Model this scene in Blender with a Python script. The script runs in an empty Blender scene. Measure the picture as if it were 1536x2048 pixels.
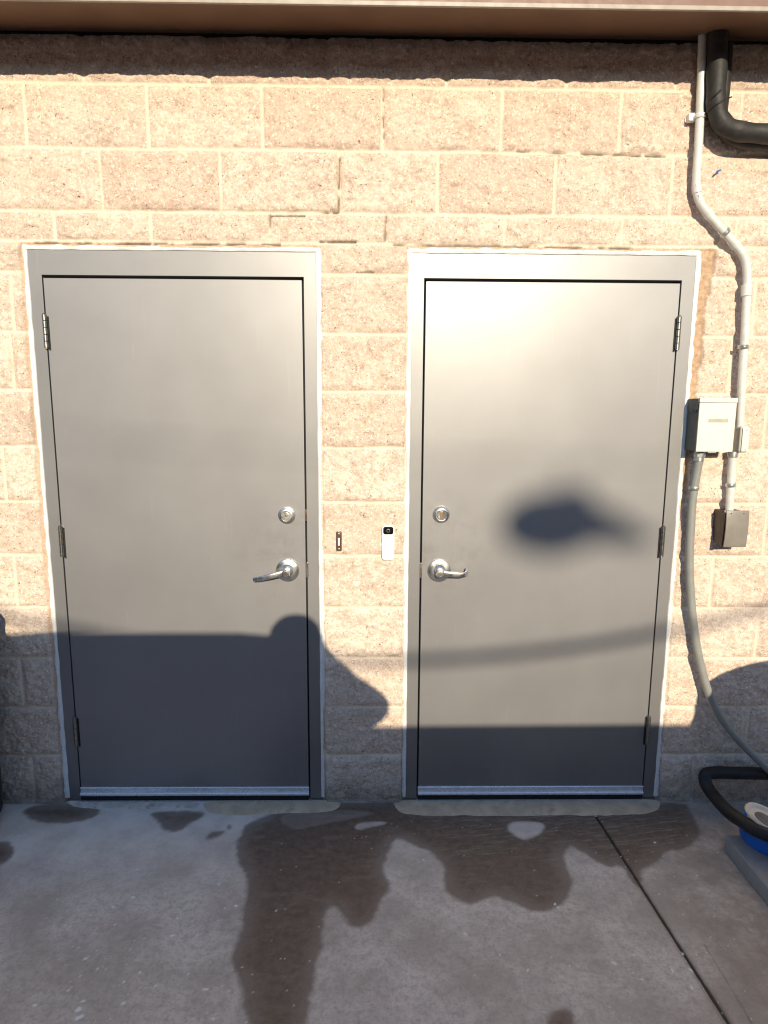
import bpy, bmesh, math, random
import numpy as np
from mathutils import Vector, Matrix

random.seed(7)
RNG = np.random.default_rng(11)
S = bpy.context.scene
COL = S.collection
IN = 0.0254

# ------------------------------------------------------------------ survey camera (solved from the block courses)
FPX, CW, CH = 1301.394, 1536.0, 2048.0
CAM = Vector((1.093760, -2.405584, 1.574489))
PITCH, YAW, ROLL = -0.161132, 0.0148708, 0.0059865

_f0 = Vector((math.sin(YAW), math.cos(YAW), 0))
_rt = Vector((math.cos(YAW), -math.sin(YAW), 0))
_fw = _f0 * math.cos(PITCH) + Vector((0, 0, 1)) * math.sin(PITCH)
_up = -_f0 * math.sin(PITCH) + Vector((0, 0, 1)) * math.cos(PITCH)
RT = _rt * math.cos(ROLL) + _up * math.sin(ROLL)
UP = -_rt * math.sin(ROLL) + _up * math.cos(ROLL)
FW = _fw


def ray(px, py):
    return FW + RT * ((px - CW / 2) / FPX) - UP * ((py - CH / 2) / FPX)


def W(px, py, y=0.0):
    """surveyed point on the vertical plane at depth y"""
    d = ray(px, py)
    return CAM + d * ((y - CAM.y) / d.y)


def G(px, py, z=0.0):
    """surveyed point on the horizontal plane at height z"""
    d = ray(px, py)
    return CAM + d * ((z - CAM.z) / d.z)


# ------------------------------------------------------------------ object helpers
def tag(o, label=None, cat=None, group=None, kind=None):
    if label: o['label'] = label
    if cat: o['category'] = cat
    if group: o['group'] = group
    if kind: o['kind'] = kind
    return o


def thing(name, loc, label, cat, group=None):
    e = bpy.data.objects.new(name, None)
    COL.objects.link(e)
    e.location = loc
    e.empty_display_size = 0.05
    e['org'] = [float(v) for v in loc]
    return tag(e, label, cat, group)


def origin_of(p):
    while p is not None:
        if p.parent is None:
            return p.matrix_basis.translation.copy()
        p = p.parent


def link_mesh(name, me, mat, parent=None, smooth=True, base=None):
    """me holds world-space vertices; rebases them to the thing's origin"""
    n = len(me.vertices)
    co = np.empty(n * 3, np.float32)
    me.vertices.foreach_get('co', co)
    co = co.reshape(-1, 3)
    if parent is not None:
        org = np.array(origin_of(parent))
    elif base is not None:
        org = np.array(base)
    else:
        mn, mx = co.min(0), co.max(0)
        org = np.array([(mn[0] + mx[0]) / 2, (mn[1] + mx[1]) / 2, mn[2]])
    co = (co - org).astype(np.float32)
    me.vertices.foreach_set('co', co.ravel())
    if smooth:
        me.polygons.foreach_set('use_smooth', np.ones(len(me.polygons), bool))
    me.update()
    o = bpy.data.objects.new(name, me)
    COL.objects.link(o)
    if mat is not None:
        me.materials.append(mat)
    if parent is not None:
        o.parent = parent
    else:
        o.location = org
    return o


class B:
    """collects shapes into one mesh"""
    def __init__(self):
        self.bm = bmesh.new()

    def box(self, a, b, bev=0.0, seg=2, rot=None):
        a, b = Vector(a), Vector(b)
        c, s = (a + b) / 2, (b - a)
        t = bmesh.new()
        bmesh.ops.create_cube(t, size=1)
        for v in t.verts:
            v.co = Vector((v.co.x * s.x, v.co.y * s.y, v.co.z * s.z))
        if bev > 0:
            bmesh.ops.bevel(t, geom=t.edges[:], offset=bev, segments=seg, affect='EDGES', profile=0.5)
        M = Matrix.Translation(c)
        if rot is not None:
            M = M @ rot
        bmesh.ops.transform(t, matrix=M, verts=t.verts)
        self._add(t)
        return self

    def _add(self, t):
        me = bpy.data.meshes.new('tmp')
        t.to_mesh(me)
        t.free()
        self.bm.from_mesh(me)
        bpy.data.meshes.remove(me)

    def tube(self, pts, r, seg=16, cap=True, sub=8, rfun=None):
        pts = smooth_path(pts, sub) if sub else [Vector(p) for p in pts]
        n = len(pts)
        rings = []
        T = (pts[1] - pts[0]).normalized()
        N = T.orthogonal().normalized()
        for i, p in enumerate(pts):
            if i == 0: t = pts[1] - pts[0]
            elif i == n - 1: t = pts[-1] - pts[-2]
            else: t = pts[i + 1] - pts[i - 1]
            t.normalize()
            N = (N - t * N.dot(t)).normalized()
            Bn = t.cross(N)
            rr = rfun(i / (n - 1)) if rfun else r
            ring = [self.bm.verts.new(p + (N * math.cos(2 * math.pi * k / seg) + Bn * math.sin(2 * math.pi * k / seg)) * rr) for k in range(seg)]
            rings.append(ring)
        for a, b in zip(rings, rings[1:]):
            for k in range(seg):
                self.bm.faces.new((a[k], a[(k + 1) % seg], b[(k + 1) % seg], b[k]))
        if cap:
            self.bm.faces.new(rings[0][::-1])
            self.bm.faces.new(rings[-1])
        return self

    def lathe(self, c, axis, prof, seg=40):
        """prof: list of (radius, distance along axis)"""
        c, ax = Vector(c), Vector(axis).normalized()
        u = ax.orthogonal().normalized()
        v = ax.cross(u)
        rings = []
        for r, h in prof:
            if r < 1e-6:
                rings.append([self.bm.verts.new(c + ax * h)])
            else:
                rings.append([self.bm.verts.new(c + ax * h + (u * math.cos(2 * math.pi * k / seg) + v * math.sin(2 * math.pi * k / seg)) * r) for k in range(seg)])
        for a, b in zip(rings, rings[1:]):
            for k in range(seg):
                k2 = (k + 1) % seg
                if len(a) == 1 and len(b) == 1: continue
                if len(a) == 1: self.bm.faces.new((a[0], b[k2], b[k]))
                elif len(b) == 1: self.bm.faces.new((a[k], a[k2], b[0]))
                else: self.bm.faces.new((a[k], a[k2], b[k2], b[k]))
        return self

    def prism(self, poly, ext, bev=0.0):
        """poly: 3D points of a planar outline, ext: extrusion vector"""
        t = bmesh.new()
        f = t.faces.new([t.verts.new(Vector(p)) for p in poly])
        r = bmesh.ops.extrude_face_region(t, geom=[f])
        bmesh.ops.translate(t, vec=Vector(ext), verts=[g for g in r['geom'] if isinstance(g, bmesh.types.BMVert)])
        bmesh.ops.recalc_face_normals(t, faces=t.faces)
        if bev > 0:
            bmesh.ops.bevel(t, geom=t.edges[:], offset=bev, segments=2, affect='EDGES', profile=0.5)
        self._add(t)
        return self

    def done(self, name, mat, parent=None, smooth=True, base=None, angle=21):
        bmesh.ops.recalc_face_normals(self.bm, faces=self.bm.faces)
        me = bpy.data.meshes.new(name)
        self.bm.to_mesh(me)
        self.bm.free()
        o = link_mesh(name, me, mat, parent, smooth, base)
        if smooth:
            try:
                me.set_sharp_from_angle(angle=math.radians(angle))
            except Exception:
                pass
        return o


def smooth_path(pts, sub):
    P = [Vector(p) for p in pts]
    if len(P) < 3:
        return [P[0].lerp(P[-1], i / sub) for i in range(sub + 1)]
    Q = [P[0] * 2 - P[1]] + P + [P[-1] * 2 - P[-2]]
    out = []
    for i in range(1, len(Q) - 2):
        p0, p1, p2, p3 = Q[i - 1], Q[i], Q[i + 1], Q[i + 2]
        for k in range(sub):
            t = k / sub
            out.append(0.5 * ((2 * p1) + (p2 - p0) * t + (2 * p0 - 5 * p1 + 4 * p2 - p3) * t * t + (3 * p1 - p0 - 3 * p2 + p3) * t ** 3))
    out.append(P[-1])
    return out


# ------------------------------------------------------------------ material helpers
class N:
    def __init__(self, name):
        self.m = bpy.data.materials.new(name)
        self.m.use_nodes = True
        self.t = self.m.node_tree
        self.t.nodes.clear()
        self.out = self.t.nodes.new('ShaderNodeOutputMaterial')
        self.p = self.t.nodes.new('ShaderNodeBsdfPrincipled')
        self.t.links.new(self.p.outputs[0], self.out.inputs[0])
        self.tc = self.t.nodes.new('ShaderNodeTexCoord').outputs['Object']

    def n(self, typ, **kw):
        nd = self.t.nodes.new(typ)
        for k, v in kw.items():
            setattr(nd, k, v)
        return nd

    def l(self, a, b):
        self.t.links.new(a, b)

    def set(self, sock, v):
        s = self.p.inputs[sock]
        if hasattr(v, 'is_linked') or hasattr(v, 'links'):
            self.l(v, s)
        else:
            s.default_value = (*v, 1) if isinstance(v, tuple) and len(v) == 3 else v

    def noise(self, scale, detail=3, rough=0.55, vec=None, stretch=None, out='Fac', dist=0.0):
        nd = self.n('ShaderNodeTexNoise')
        nd.inputs['Scale'].default_value = scale
        nd.inputs['Detail'].default_value = detail
        nd.inputs['Roughness'].default_value = rough
        nd.inputs['Distortion'].default_value = dist
        v = vec if vec is not None else self.tc
        if stretch:
            mp = self.n('ShaderNodeMapping')
            mp.inputs['Scale'].default_value = stretch
            self.l(v, mp.inputs[0])
            v = mp.outputs[0]
        self.l(v, nd.inputs['Vector'])
        return nd.outputs[out]

    def rot(self, a):
        mp = self.n('ShaderNodeMapping')
        mp.inputs['Rotation'].default_value = (0, 0, a)
        self.l(self.tc, mp.inputs[0])
        return mp.outputs[0]

    def voro(self, scale, feature='F1', vec=None, stretch=None):
        nd = self.n('ShaderNodeTexVoronoi', feature=feature)
        nd.inputs['Scale'].default_value = scale
        v = vec if vec is not None else self.tc
        if stretch:
            mp = self.n('ShaderNodeMapping')
            mp.inputs['Scale'].default_value = stretch
            self.l(v, mp.inputs[0])
            v = mp.outputs[0]
        self.l(v, nd.inputs['Vector'])
        return nd

    def ramp(self, fac, a, b, va=0.0, vb=1.0, smooth=True):
        nd = self.n('ShaderNodeMapRange')
        nd.interpolation_type = 'SMOOTHSTEP' if smooth else 'LINEAR'
        self.l(fac, nd.inputs['Value'])
        nd.inputs['From Min'].default_value = a
        nd.inputs['From Max'].default_value = b
        nd.inputs['To Min'].default_value = va
        nd.inputs['To Max'].default_value = vb
        return nd.outputs[0]

    def mix(self, fac, a, b, mode='MIX'):
        nd = self.n('ShaderNodeMix', data_type='RGBA', blend_type=mode)
        for s, v in ((nd.inputs[0], fac), (nd.inputs[6], a), (nd.inputs[7], b)):
            if hasattr(v, 'links'): self.l(v, s)
            elif isinstance(v, (int, float)): s.default_value = v
            else: s.default_value = (*v, 1)
        return nd.outputs[2]

    def math(self, op, a, b=0.0, clamp=False):
        nd = self.n('ShaderNodeMath', operation=op, use_clamp=clamp)
        for s, v in ((nd.inputs[0], a), (nd.inputs[1], b)):
            if hasattr(v, 'links'): self.l(v, s)
            else: s.default_value = v
        return nd.outputs[0]

    def attr(self, name):
        nd = self.n('ShaderNodeAttribute', attribute_name=name)
        return nd.outputs['Fac']

    def bump(self, h, strength=0.3, dist=0.002, normal=None):
        nd = self.n('ShaderNodeBump')
        nd.inputs['Strength'].default_value = strength
        nd.inputs['Distance'].default_value = dist
        self.l(h, nd.inputs['Height'])
        if normal is not None:
            self.l(normal, nd.inputs['Normal'])
        return nd.outputs[0]


def simple(name, col, rough=0.5, metal=0.0, var=0.12, scale=40, bump=0.0, bscale=300, bdist=0.0005, spec=0.5, dirt=None):
    m = N(name)
    c = m.mix(m.ramp(m.noise(scale, 4), 0.3, 0.7), tuple(v * (1 - var) for v in col), tuple(min(1, v * (1 + var)) for v in col))
    if dirt:
        c = m.mix(m.ramp(m.noise(18, 5, 0.65), 0.52, 0.75, 0, dirt[1]), c, dirt[0])
    m.set('Base Color', c)
    m.set('Roughness', m.ramp(m.noise(scale * 0.7, 3), 0.3, 0.7, max(0.02, rough - 0.06), min(1, rough + 0.06)))
    m.set('Metallic', metal)
    m.set('Specular IOR Level', spec)
    if bump:
        m.set('Normal', m.bump(m.noise(bscale, 3), bump, bdist))
    return m.m


# ------------------------------------------------------------------ numpy noise
_tab = RNG.random((256, 256)).astype(np.float32)


def vnoise(x, y):
    xi, yi = np.floor(x).astype(np.int64), np.floor(y).astype(np.int64)
    fx, fy = (x - xi).astype(np.float32), (y - yi).astype(np.float32)
    fx, fy = fx * fx * (3 - 2 * fx), fy * fy * (3 - 2 * fy)
    a, b = _tab[yi & 255, xi & 255], _tab[yi & 255, (xi + 1) & 255]
    c, d = _tab[(yi + 1) & 255, xi & 255], _tab[(yi + 1) & 255, (xi + 1) & 255]
    return (a * (1 - fx) + b * fx) * (1 - fy) + (c * (1 - fx) + d * fx) * fy


def fbm(x, y, scale, octv=4, gain=0.5, off=0.0):
    s, amp, tot = 0.0, 1.0, 0.0
    for o in range(octv):
        s = s + amp * vnoise(x * scale + off + 17.3 * o, y * scale + off * 0.7 + 9.1 * o)
        tot += amp
        amp *= gain
        scale *= 2.03
    return s / tot


def sstep(a, b, x):
    t = np.clip((x - a) / (b - a), 0, 1)
    return t * t * (3 - 2 * t)


def poly_sd(px, py, poly):
    """signed distance, positive inside"""
    poly = np.array(poly, np.float32)
    for _ in range(2):                      # round the corners
        nx = np.roll(poly, -1, axis=0)
        poly = np.stack([poly * 0.75 + nx * 0.25, poly * 0.25 + nx * 0.75], 1).reshape(-1, 2)
    d = np.full(px.shape, 1e9, np.float32)
    ins = np.zeros(px.shape, bool)
    m = len(poly)
    for i in range(m):
        ax, ay = poly[i]
        bx, by = poly[(i + 1) % m]
        ex, ey = bx - ax, by - ay
        t = np.clip(((px - ax) * ex + (py - ay) * ey) / (ex * ex + ey * ey + 1e-12), 0, 1)
        d = np.minimum(d, (px - ax - t * ex) ** 2 + (py - ay - t * ey) ** 2)
        c = ((ay > py) != (by > py))
        xx = ax + (py - ay) / (by - ay + 1e-12) * ex
        ins ^= c & (px < xx)
    d = np.sqrt(d)
    return np.where(ins, d, -d)


def grid_mesh(name, X, Y, Z):
    r, c = X.shape
    co = np.stack([X, Y, Z], -1).reshape(-1, 3).astype(np.float32)
    i = np.arange(r * c).reshape(r, c)
    q = np.stack([i[:-1, :-1], i[:-1, 1:], i[1:, 1:], i[1:, :-1]], -1).reshape(-1, 4)
    return co, q


def mesh_from(name, co, quads, attrs=None):
    me = bpy.data.meshes.new(name)
    me.vertices.add(len(co))
    me.vertices.foreach_set('co', co.ravel())
    nq = len(quads)
    me.loops.add(nq * 4)
    me.loops.foreach_set('vertex_index', quads.ravel().astype(np.int32))
    me.polygons.add(nq)
    me.polygons.foreach_set('loop_start', np.arange(0, nq * 4, 4, dtype=np.int32))
    me.update(calc_edges=True)
    for k, v in (attrs or {}).items():
        a = me.attributes.new(k, 'FLOAT', 'POINT')
        a.data.foreach_set('value', v.ravel().astype(np.float32))
    return me


# ------------------------------------------------------------------ doors: surveyed extents (x0, x1 of panel, z0, z1)
DZ0, DZ1 = 0.0038, 2.0186
DOORS = [(-0.0762, 0.8382), (1.2695, 2.1839)]
FR_SIDE, FR_TOP = 0.0495, 2.110

# ------------------------------------------------------------------ WALL
def build_wall():
    m = N('split_face_block')
    mort, tint, grime_shade, patch, crack = (m.attr(k) for k in ('mortar', 'tint', 'grime_shade', 'patch', 'crack'))
    big = m.noise(7, 4, 0.6)
    med = m.noise(42, 5, 0.7)
    base = m.mix(m.ramp(med, 0.32, 0.7), (0.58, 0.44, 0.355), (0.93, 0.78, 0.65))
    base = m.mix(m.ramp(big, 0.35, 0.7, 0, 0.55), base, (0.92, 0.78, 0.645))
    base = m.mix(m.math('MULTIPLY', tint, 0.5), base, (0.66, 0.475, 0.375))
    gr = m.noise(125, 4, 0.75)
    base = m.mix(m.ramp(gr, 0.46, 0.34, 0, 0.55), base, (0.31, 0.19, 0.145))
    base = m.mix(m.ramp(gr, 0.55, 0.68, 0, 0.75), base, (0.97, 0.86, 0.76))
    # aggregate: pale and dark chips in two sizes
    warp = m.mix(0.03, m.tc, m.noise(55, 2, out='Color'), 'ADD')
    for sc, thr, col, rad, st in ((80, 0.80, (0.95, 0.88, 0.76), 0.42, (1, 1, 1.5)), (140, 0.84, (0.92, 0.83, 0.70), 0.46, (1.4, 1, 1)),
                                  (120, 0.93, (0.17, 0.105, 0.075), 0.42, (1, 1, 1.7)), (60, 0.94, (0.92, 0.86, 0.74), 0.30, (1, 1, 1.3))):
        v = m.voro(sc, vec=warp, stretch=st)
        sep = m.n('ShaderNodeSeparateColor')
        m.l(v.outputs['Color'], sep.inputs[0])
        on = m.math('MULTIPLY', m.math('GREATER_THAN', sep.outputs[0], thr), m.ramp(v.outputs['Distance'], rad * 0.6, rad, 1, 0))
        base = m.mix(m.math('MULTIPLY', on, m.ramp(m.noise(30, 3, 0.6), 0.35, 0.6, 0.45, 1.0)), base, col)
    # thin dark crevices of the broken face
    cv = m.noise(75, 3, 0.6, stretch=(1, 1, 1.9), dist=0.6)
    crev = m.math('MULTIPLY', m.ramp(m.math('ABSOLUTE', m.math('SUBTRACT', cv, 0.5)), 0.0, 0.022, 1, 0), m.ramp(m.noise(15, 2), 0.44, 0.60))
    base = m.mix(m.math('MULTIPLY', crev, 0.75), base, (0.16, 0.09, 0.06))
    mc = m.mix(m.ramp(m.noise(120, 4, 0.7), 0.3, 0.7), (0.78, 0.65, 0.51), (0.93, 0.81, 0.67))
    mc = m.mix(m.ramp(m.noise(9, 3), 0.5, 0.75, 0, 0.5), mc, (0.58, 0.44, 0.32))
    base = m.mix(m.math('MULTIPLY', mort, m.ramp(m.noise(14, 4, 0.65), 0.3, 0.6, 0.45, 1.0)), base, mc)
    pc = m.mix(m.ramp(m.noise(60, 4, 0.7), 0.3, 0.7), (0.42, 0.27, 0.175), (0.64, 0.46, 0.31))
    base = m.mix(patch, base, pc)
    # mortar smears of whiter tone
    sm = m.math('MULTIPLY', m.ramp(m.noise(11, 4, 0.7, dist=0.4), 0.60, 0.74), 0.55)
    base = m.mix(sm, base, (0.88, 0.80, 0.68))
    base = m.mix(m.math('MULTIPLY', grime_shade, m.ramp(m.noise(30, 4), 0.2, 0.6, 0.55, 1.0)), base, (0.085, 0.068, 0.06))
    base = m.mix(crack, base, (0.03, 0.02, 0.015))
    m.set('Base Color', base)
    m.set('Roughness', 0.88)
    m.set('Specular IOR Level', 0.25)
    hb = m.math('ADD', m.math('MULTIPLY', m.noise(130, 5, 0.7), 1.0), m.math('MULTIPLY', m.noise(420, 3, 0.6), 0.5))
    m.set('Normal', m.bump(hb, 0.55, 0.004))

    st = 0.004
    xs = np.concatenate([np.linspace(-1.7, -0.5, 120, endpoint=False), np.arange(-0.5, 2.78, st), np.linspace(2.78, 4.3, 150)])
    zs = np.arange(-0.004, 2.786, st)
    X, Z = np.meshgrid(xs, zs)
    X, Z = X.astype(np.float32), Z.astype(np.float32)
    c8 = 8 * IN
    # joints of each course as surveyed (pixel columns at the course's mid height)
    crs = []
    def course(z0, z1, pix, py):
        j = [float(W(p, py).x) for p in pix] if pix else []
        crs.append((z0, z1, j))
    course(13 * c8, 14 * c8, [165, 417, 655, 895, 1135, 1355], 120)
    course(12 * c8, 13 * c8, [50, 296, 524.5, 765, 1003, 1241, 1482], 235)
    course(11 * c8, 12 * c8, [-35, 202.5, 440.5, 678.5, 875, 1110, 1344], 365)
    course(10.52 * c8, 11 * c8, [110, 302, 540, 773, 1010, 1244, 1473], 455)
    course(10 * c8, 10.52 * c8, [], 515)
    side = {9: [25], 8: [1461], 7: [1531], 6: [10], 5: [1530], 4: [32, 1422], 3: [1513], 2: [45, 1402], 1: [1494], 0: [68, 1384]}
    ymid = {9: 607, 8: 725, 7: 839, 6: 951, 5: 1060, 4: 1165, 3: 1266, 2: 1363, 1: 1461, 0: 1557}
    for k in range(10):
        course(k * c8, (k + 1) * c8, side[k], ymid[k])
    row = np.full(Z.shape, -1, np.int32)
    djz = np.full(Z.shape, 1.0, np.float32)
    djx = np.full(Z.shape, 1.0, np.float32)
    bid = np.zeros(Z.shape, np.int32)
    wob = 0.0035 * (fbm(X, Z, 9, 3) - 0.5)
    for r, (z0, z1, j) in enumerate(crs):
        mk = (Z >= z0) & (Z < z1)
        row[mk] = r
        j = sorted(j)
        if z0 < 10.9 * c8 and not (j and z0 > 10.5 * c8):
            # courses broken by the door openings: nothing but whole blocks on the pier
            l = [v for v in j if v < 0.5] or [(-0.145 - (0.06 if r % 2 else 0.26))]
            g = [v for v in j if v > 1.5] or [l[-1] + 16 * IN * (7 if r % 2 else 6.5)]
            while l[0] > -1.9: l.insert(0, l[0] - 16 * IN)
            while g[-1] < 4.5: g.append(g[-1] + 16 * IN)
            j = l + g
        else:
            while j[0] > -1.9: j.insert(0, j[0] - 16 * IN)
            while j[-1] < 4.5: j.append(j[-1] + 16 * IN)
        ja = np.array(j, np.float32)
        zz = Z[mk] + wob[mk]
        xx = X[mk] + wob[mk]
        djz[mk] = np.minimum(np.abs(zz - z0), np.abs(zz - z1))
        k = np.searchsorted(ja, xx)
        k = np.clip(k, 1, len(ja) - 1)
        djx[mk] = np.minimum(np.abs(xx - ja[k - 1]), np.abs(ja[k] - xx))
        bid[mk] = r * 40 + k
    dj = np.minimum(djz, djx)
    edge_n = 0.0028 * (fbm(X, Z, 60, 3, off=40) - 0.5)
    mort = 1 - sstep(0.0042, 0.0072, dj + edge_n)
    rnd = RNG.random((800, 4)).astype(np.float32)
    rb = rnd[np.clip(bid, 0, 799)]
    hx = X + rb[..., 0] * 9
    hz = Z + rb[..., 1] * 9
    rough = (fbm(hx, hz, 14, 5, 0.55, 3) - 0.5) * 0.020 + (fbm(hx, hz, 70, 4, 0.6, 60) - 0.5) * 0.011
    rough += (rb[..., 2] - 0.5) * 0.005
    bevel = sstep(0.0, 0.026, dj)
    H = (0.002 + 0.006 * bevel + rough * (0.35 + 0.65 * bevel))
    Hm = -0.001 + (fbm(X, Z, 90, 3, off=7) - 0.5) * 0.003
    H = H * (1 - mort) + Hm * mort
    patch = np.zeros_like(H)
    # rough reddish mortar fill beside the right door frame, gap ragged at its outer edge
    edge = 2.262 + 0.020 * np.clip((Z - 1.25) / 0.9, -0.4, 1) + 0.016 * (fbm(X * 0, Z, 16, 4, off=80) - 0.45) + 0.012 * (vnoise(X * 0 + 3, Z * 9) > 0.6)
    pz = sstep(edge + 0.004, edge - 0.002, X) * (X > 2.22) * sstep(1.15, 1.3, Z) * (Z < 2.13)
    patch = np.maximum(patch, pz)
    edge = -0.147 - 0.010 * (fbm(X * 0, Z, 12, 4, off=33) - 0.3)
    pz = sstep(edge - 0.003, edge + 0.002, X) * (X < -0.11) * (Z < 2.13) * 0.6
    patch = np.maximum(patch, pz)
    # sloppy bed joint above the frames
    for (x0, x1) in ((-0.13, 0.89), (1.215, 2.24)):
        e = 2.122 + 0.012 * fbm(X, Z * 0, 11, 4, off=5)
        pz = (X > x0) * (X < x1) * sstep(e + 0.004, e, Z) * (Z > 2.10)
        patch = np.maximum(patch, pz * 0.5)
    H = H * (1 - patch) + patch * (-0.004 + (fbm(X, Z, 50, 4, off=21) - 0.5) * 0.008)
    # cracks beside a few joints
    crack = np.zeros_like(H)
    for a, b in (((679, 318), (677, 425)), ((772, 433), (770, 482)), ((540, 432), (541, 474)), ((541, 433), (610, 433)), ((639, 425), (676, 425)),
                 ((767, 178), (767, 290)), ((713, 545), (748, 545)), ((787, 547), (812, 548)), ((640, 484), (712, 484)), ((787, 490), (1290, 497)), ((60, 486), (560, 489)), ((1035, 303), (1330, 313))):
        A, Bp = W(*a), W(*b)
        ex, ez = Bp.x - A.x, Bp.z - A.z
        L2 = ex * ex + ez * ez
        t = np.clip(((X - A.x) * ex + (Z - A.z) * ez) / L2, 0, 1)
        wn = 0.004 * (fbm(X, Z, 45, 3, off=a[0]) - 0.5)
        d = np.abs((X - A.x - t * ex) * ez - (Z - A.z - t * ez) * ex) / math.sqrt(L2) + wn * 0 
        d = np.sqrt((X - A.x - t * ex + wn) ** 2 + (Z - A.z - t * ez + wn) ** 2)
        th = 0.0022 + 0.0025 * (fbm(X, Z, 20, 3, off=a[1]) - 0.5)
        crack = np.maximum(crack, sstep(th + 0.0025, th - 0.0005, d) * sstep(0.28, 0.5, fbm(X, Z, 25, 3, off=a[0] * 0.1)))
    H -= crack * 0.009
    crack = np.clip(crack * 0.75, 0, 1)
    grime_shade = sstep(0.16, -0.02, Z + 0.08 * (fbm(X, Z, 7, 4, off=12) - 0.5)) * 0.55
    grime_shade = np.maximum(grime_shade, 0.6 * sstep(2.745, 2.785, Z + 0.03 * (fbm(X, Z, 6, 3, off=91) - 0.5)))  # wall top darkened for the deep shade under the soffit
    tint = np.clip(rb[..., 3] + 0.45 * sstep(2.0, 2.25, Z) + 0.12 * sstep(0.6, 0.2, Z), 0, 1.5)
    # footing: mortar wash at the foot
    foot = sstep(0.016, 0.004, Z + 0.01 * (fbm(X, Z, 18, 3, off=2) - 0.5))
    H = H + foot * 0.012
    # block edges dressed back beside the frames, where the caulk sits
    for x0, x1 in DOORS:
        ox0, ox1, oz = x0 - FR_SIDE, x1 + FR_SIDE, FR_TOP
        dd = np.maximum(np.maximum(ox0 - X, X - ox1), Z - oz)
        wd_ = 0.017 + 0.007 * (fbm(X, Z, 24, 3, off=x0 * 10 + 30) - 0.5)
        H = np.minimum(H, np.where(dd < 0, 0, -0.003 + 0.02 * sstep(wd_ - 0.003, wd_ + 0.003, dd)))
    # doorway openings: the sheet turns back into the reveal
    for x0, x1 in DOORS:
        ox0, ox1, oz = x0 - FR_SIDE - 0.004, x1 + FR_SIDE + 0.004, FR_TOP + 0.004
        ins = (X > ox0) & (X < ox1) & (Z < oz)
        H = np.where(ins, -0.075, H)
    co, q = grid_mesh('block_wall', X, -H, Z)
    me = mesh_from('block_wall', co, q, {'mortar': mort, 'tint': tint, 'grime_shade': grime_shade, 'patch': patch, 'crack': crack})
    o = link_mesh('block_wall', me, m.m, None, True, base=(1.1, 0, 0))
    tag(o, 'tan split face concrete block wall with pale mortar joints around both doors', 'wall')


build_wall()

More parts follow.
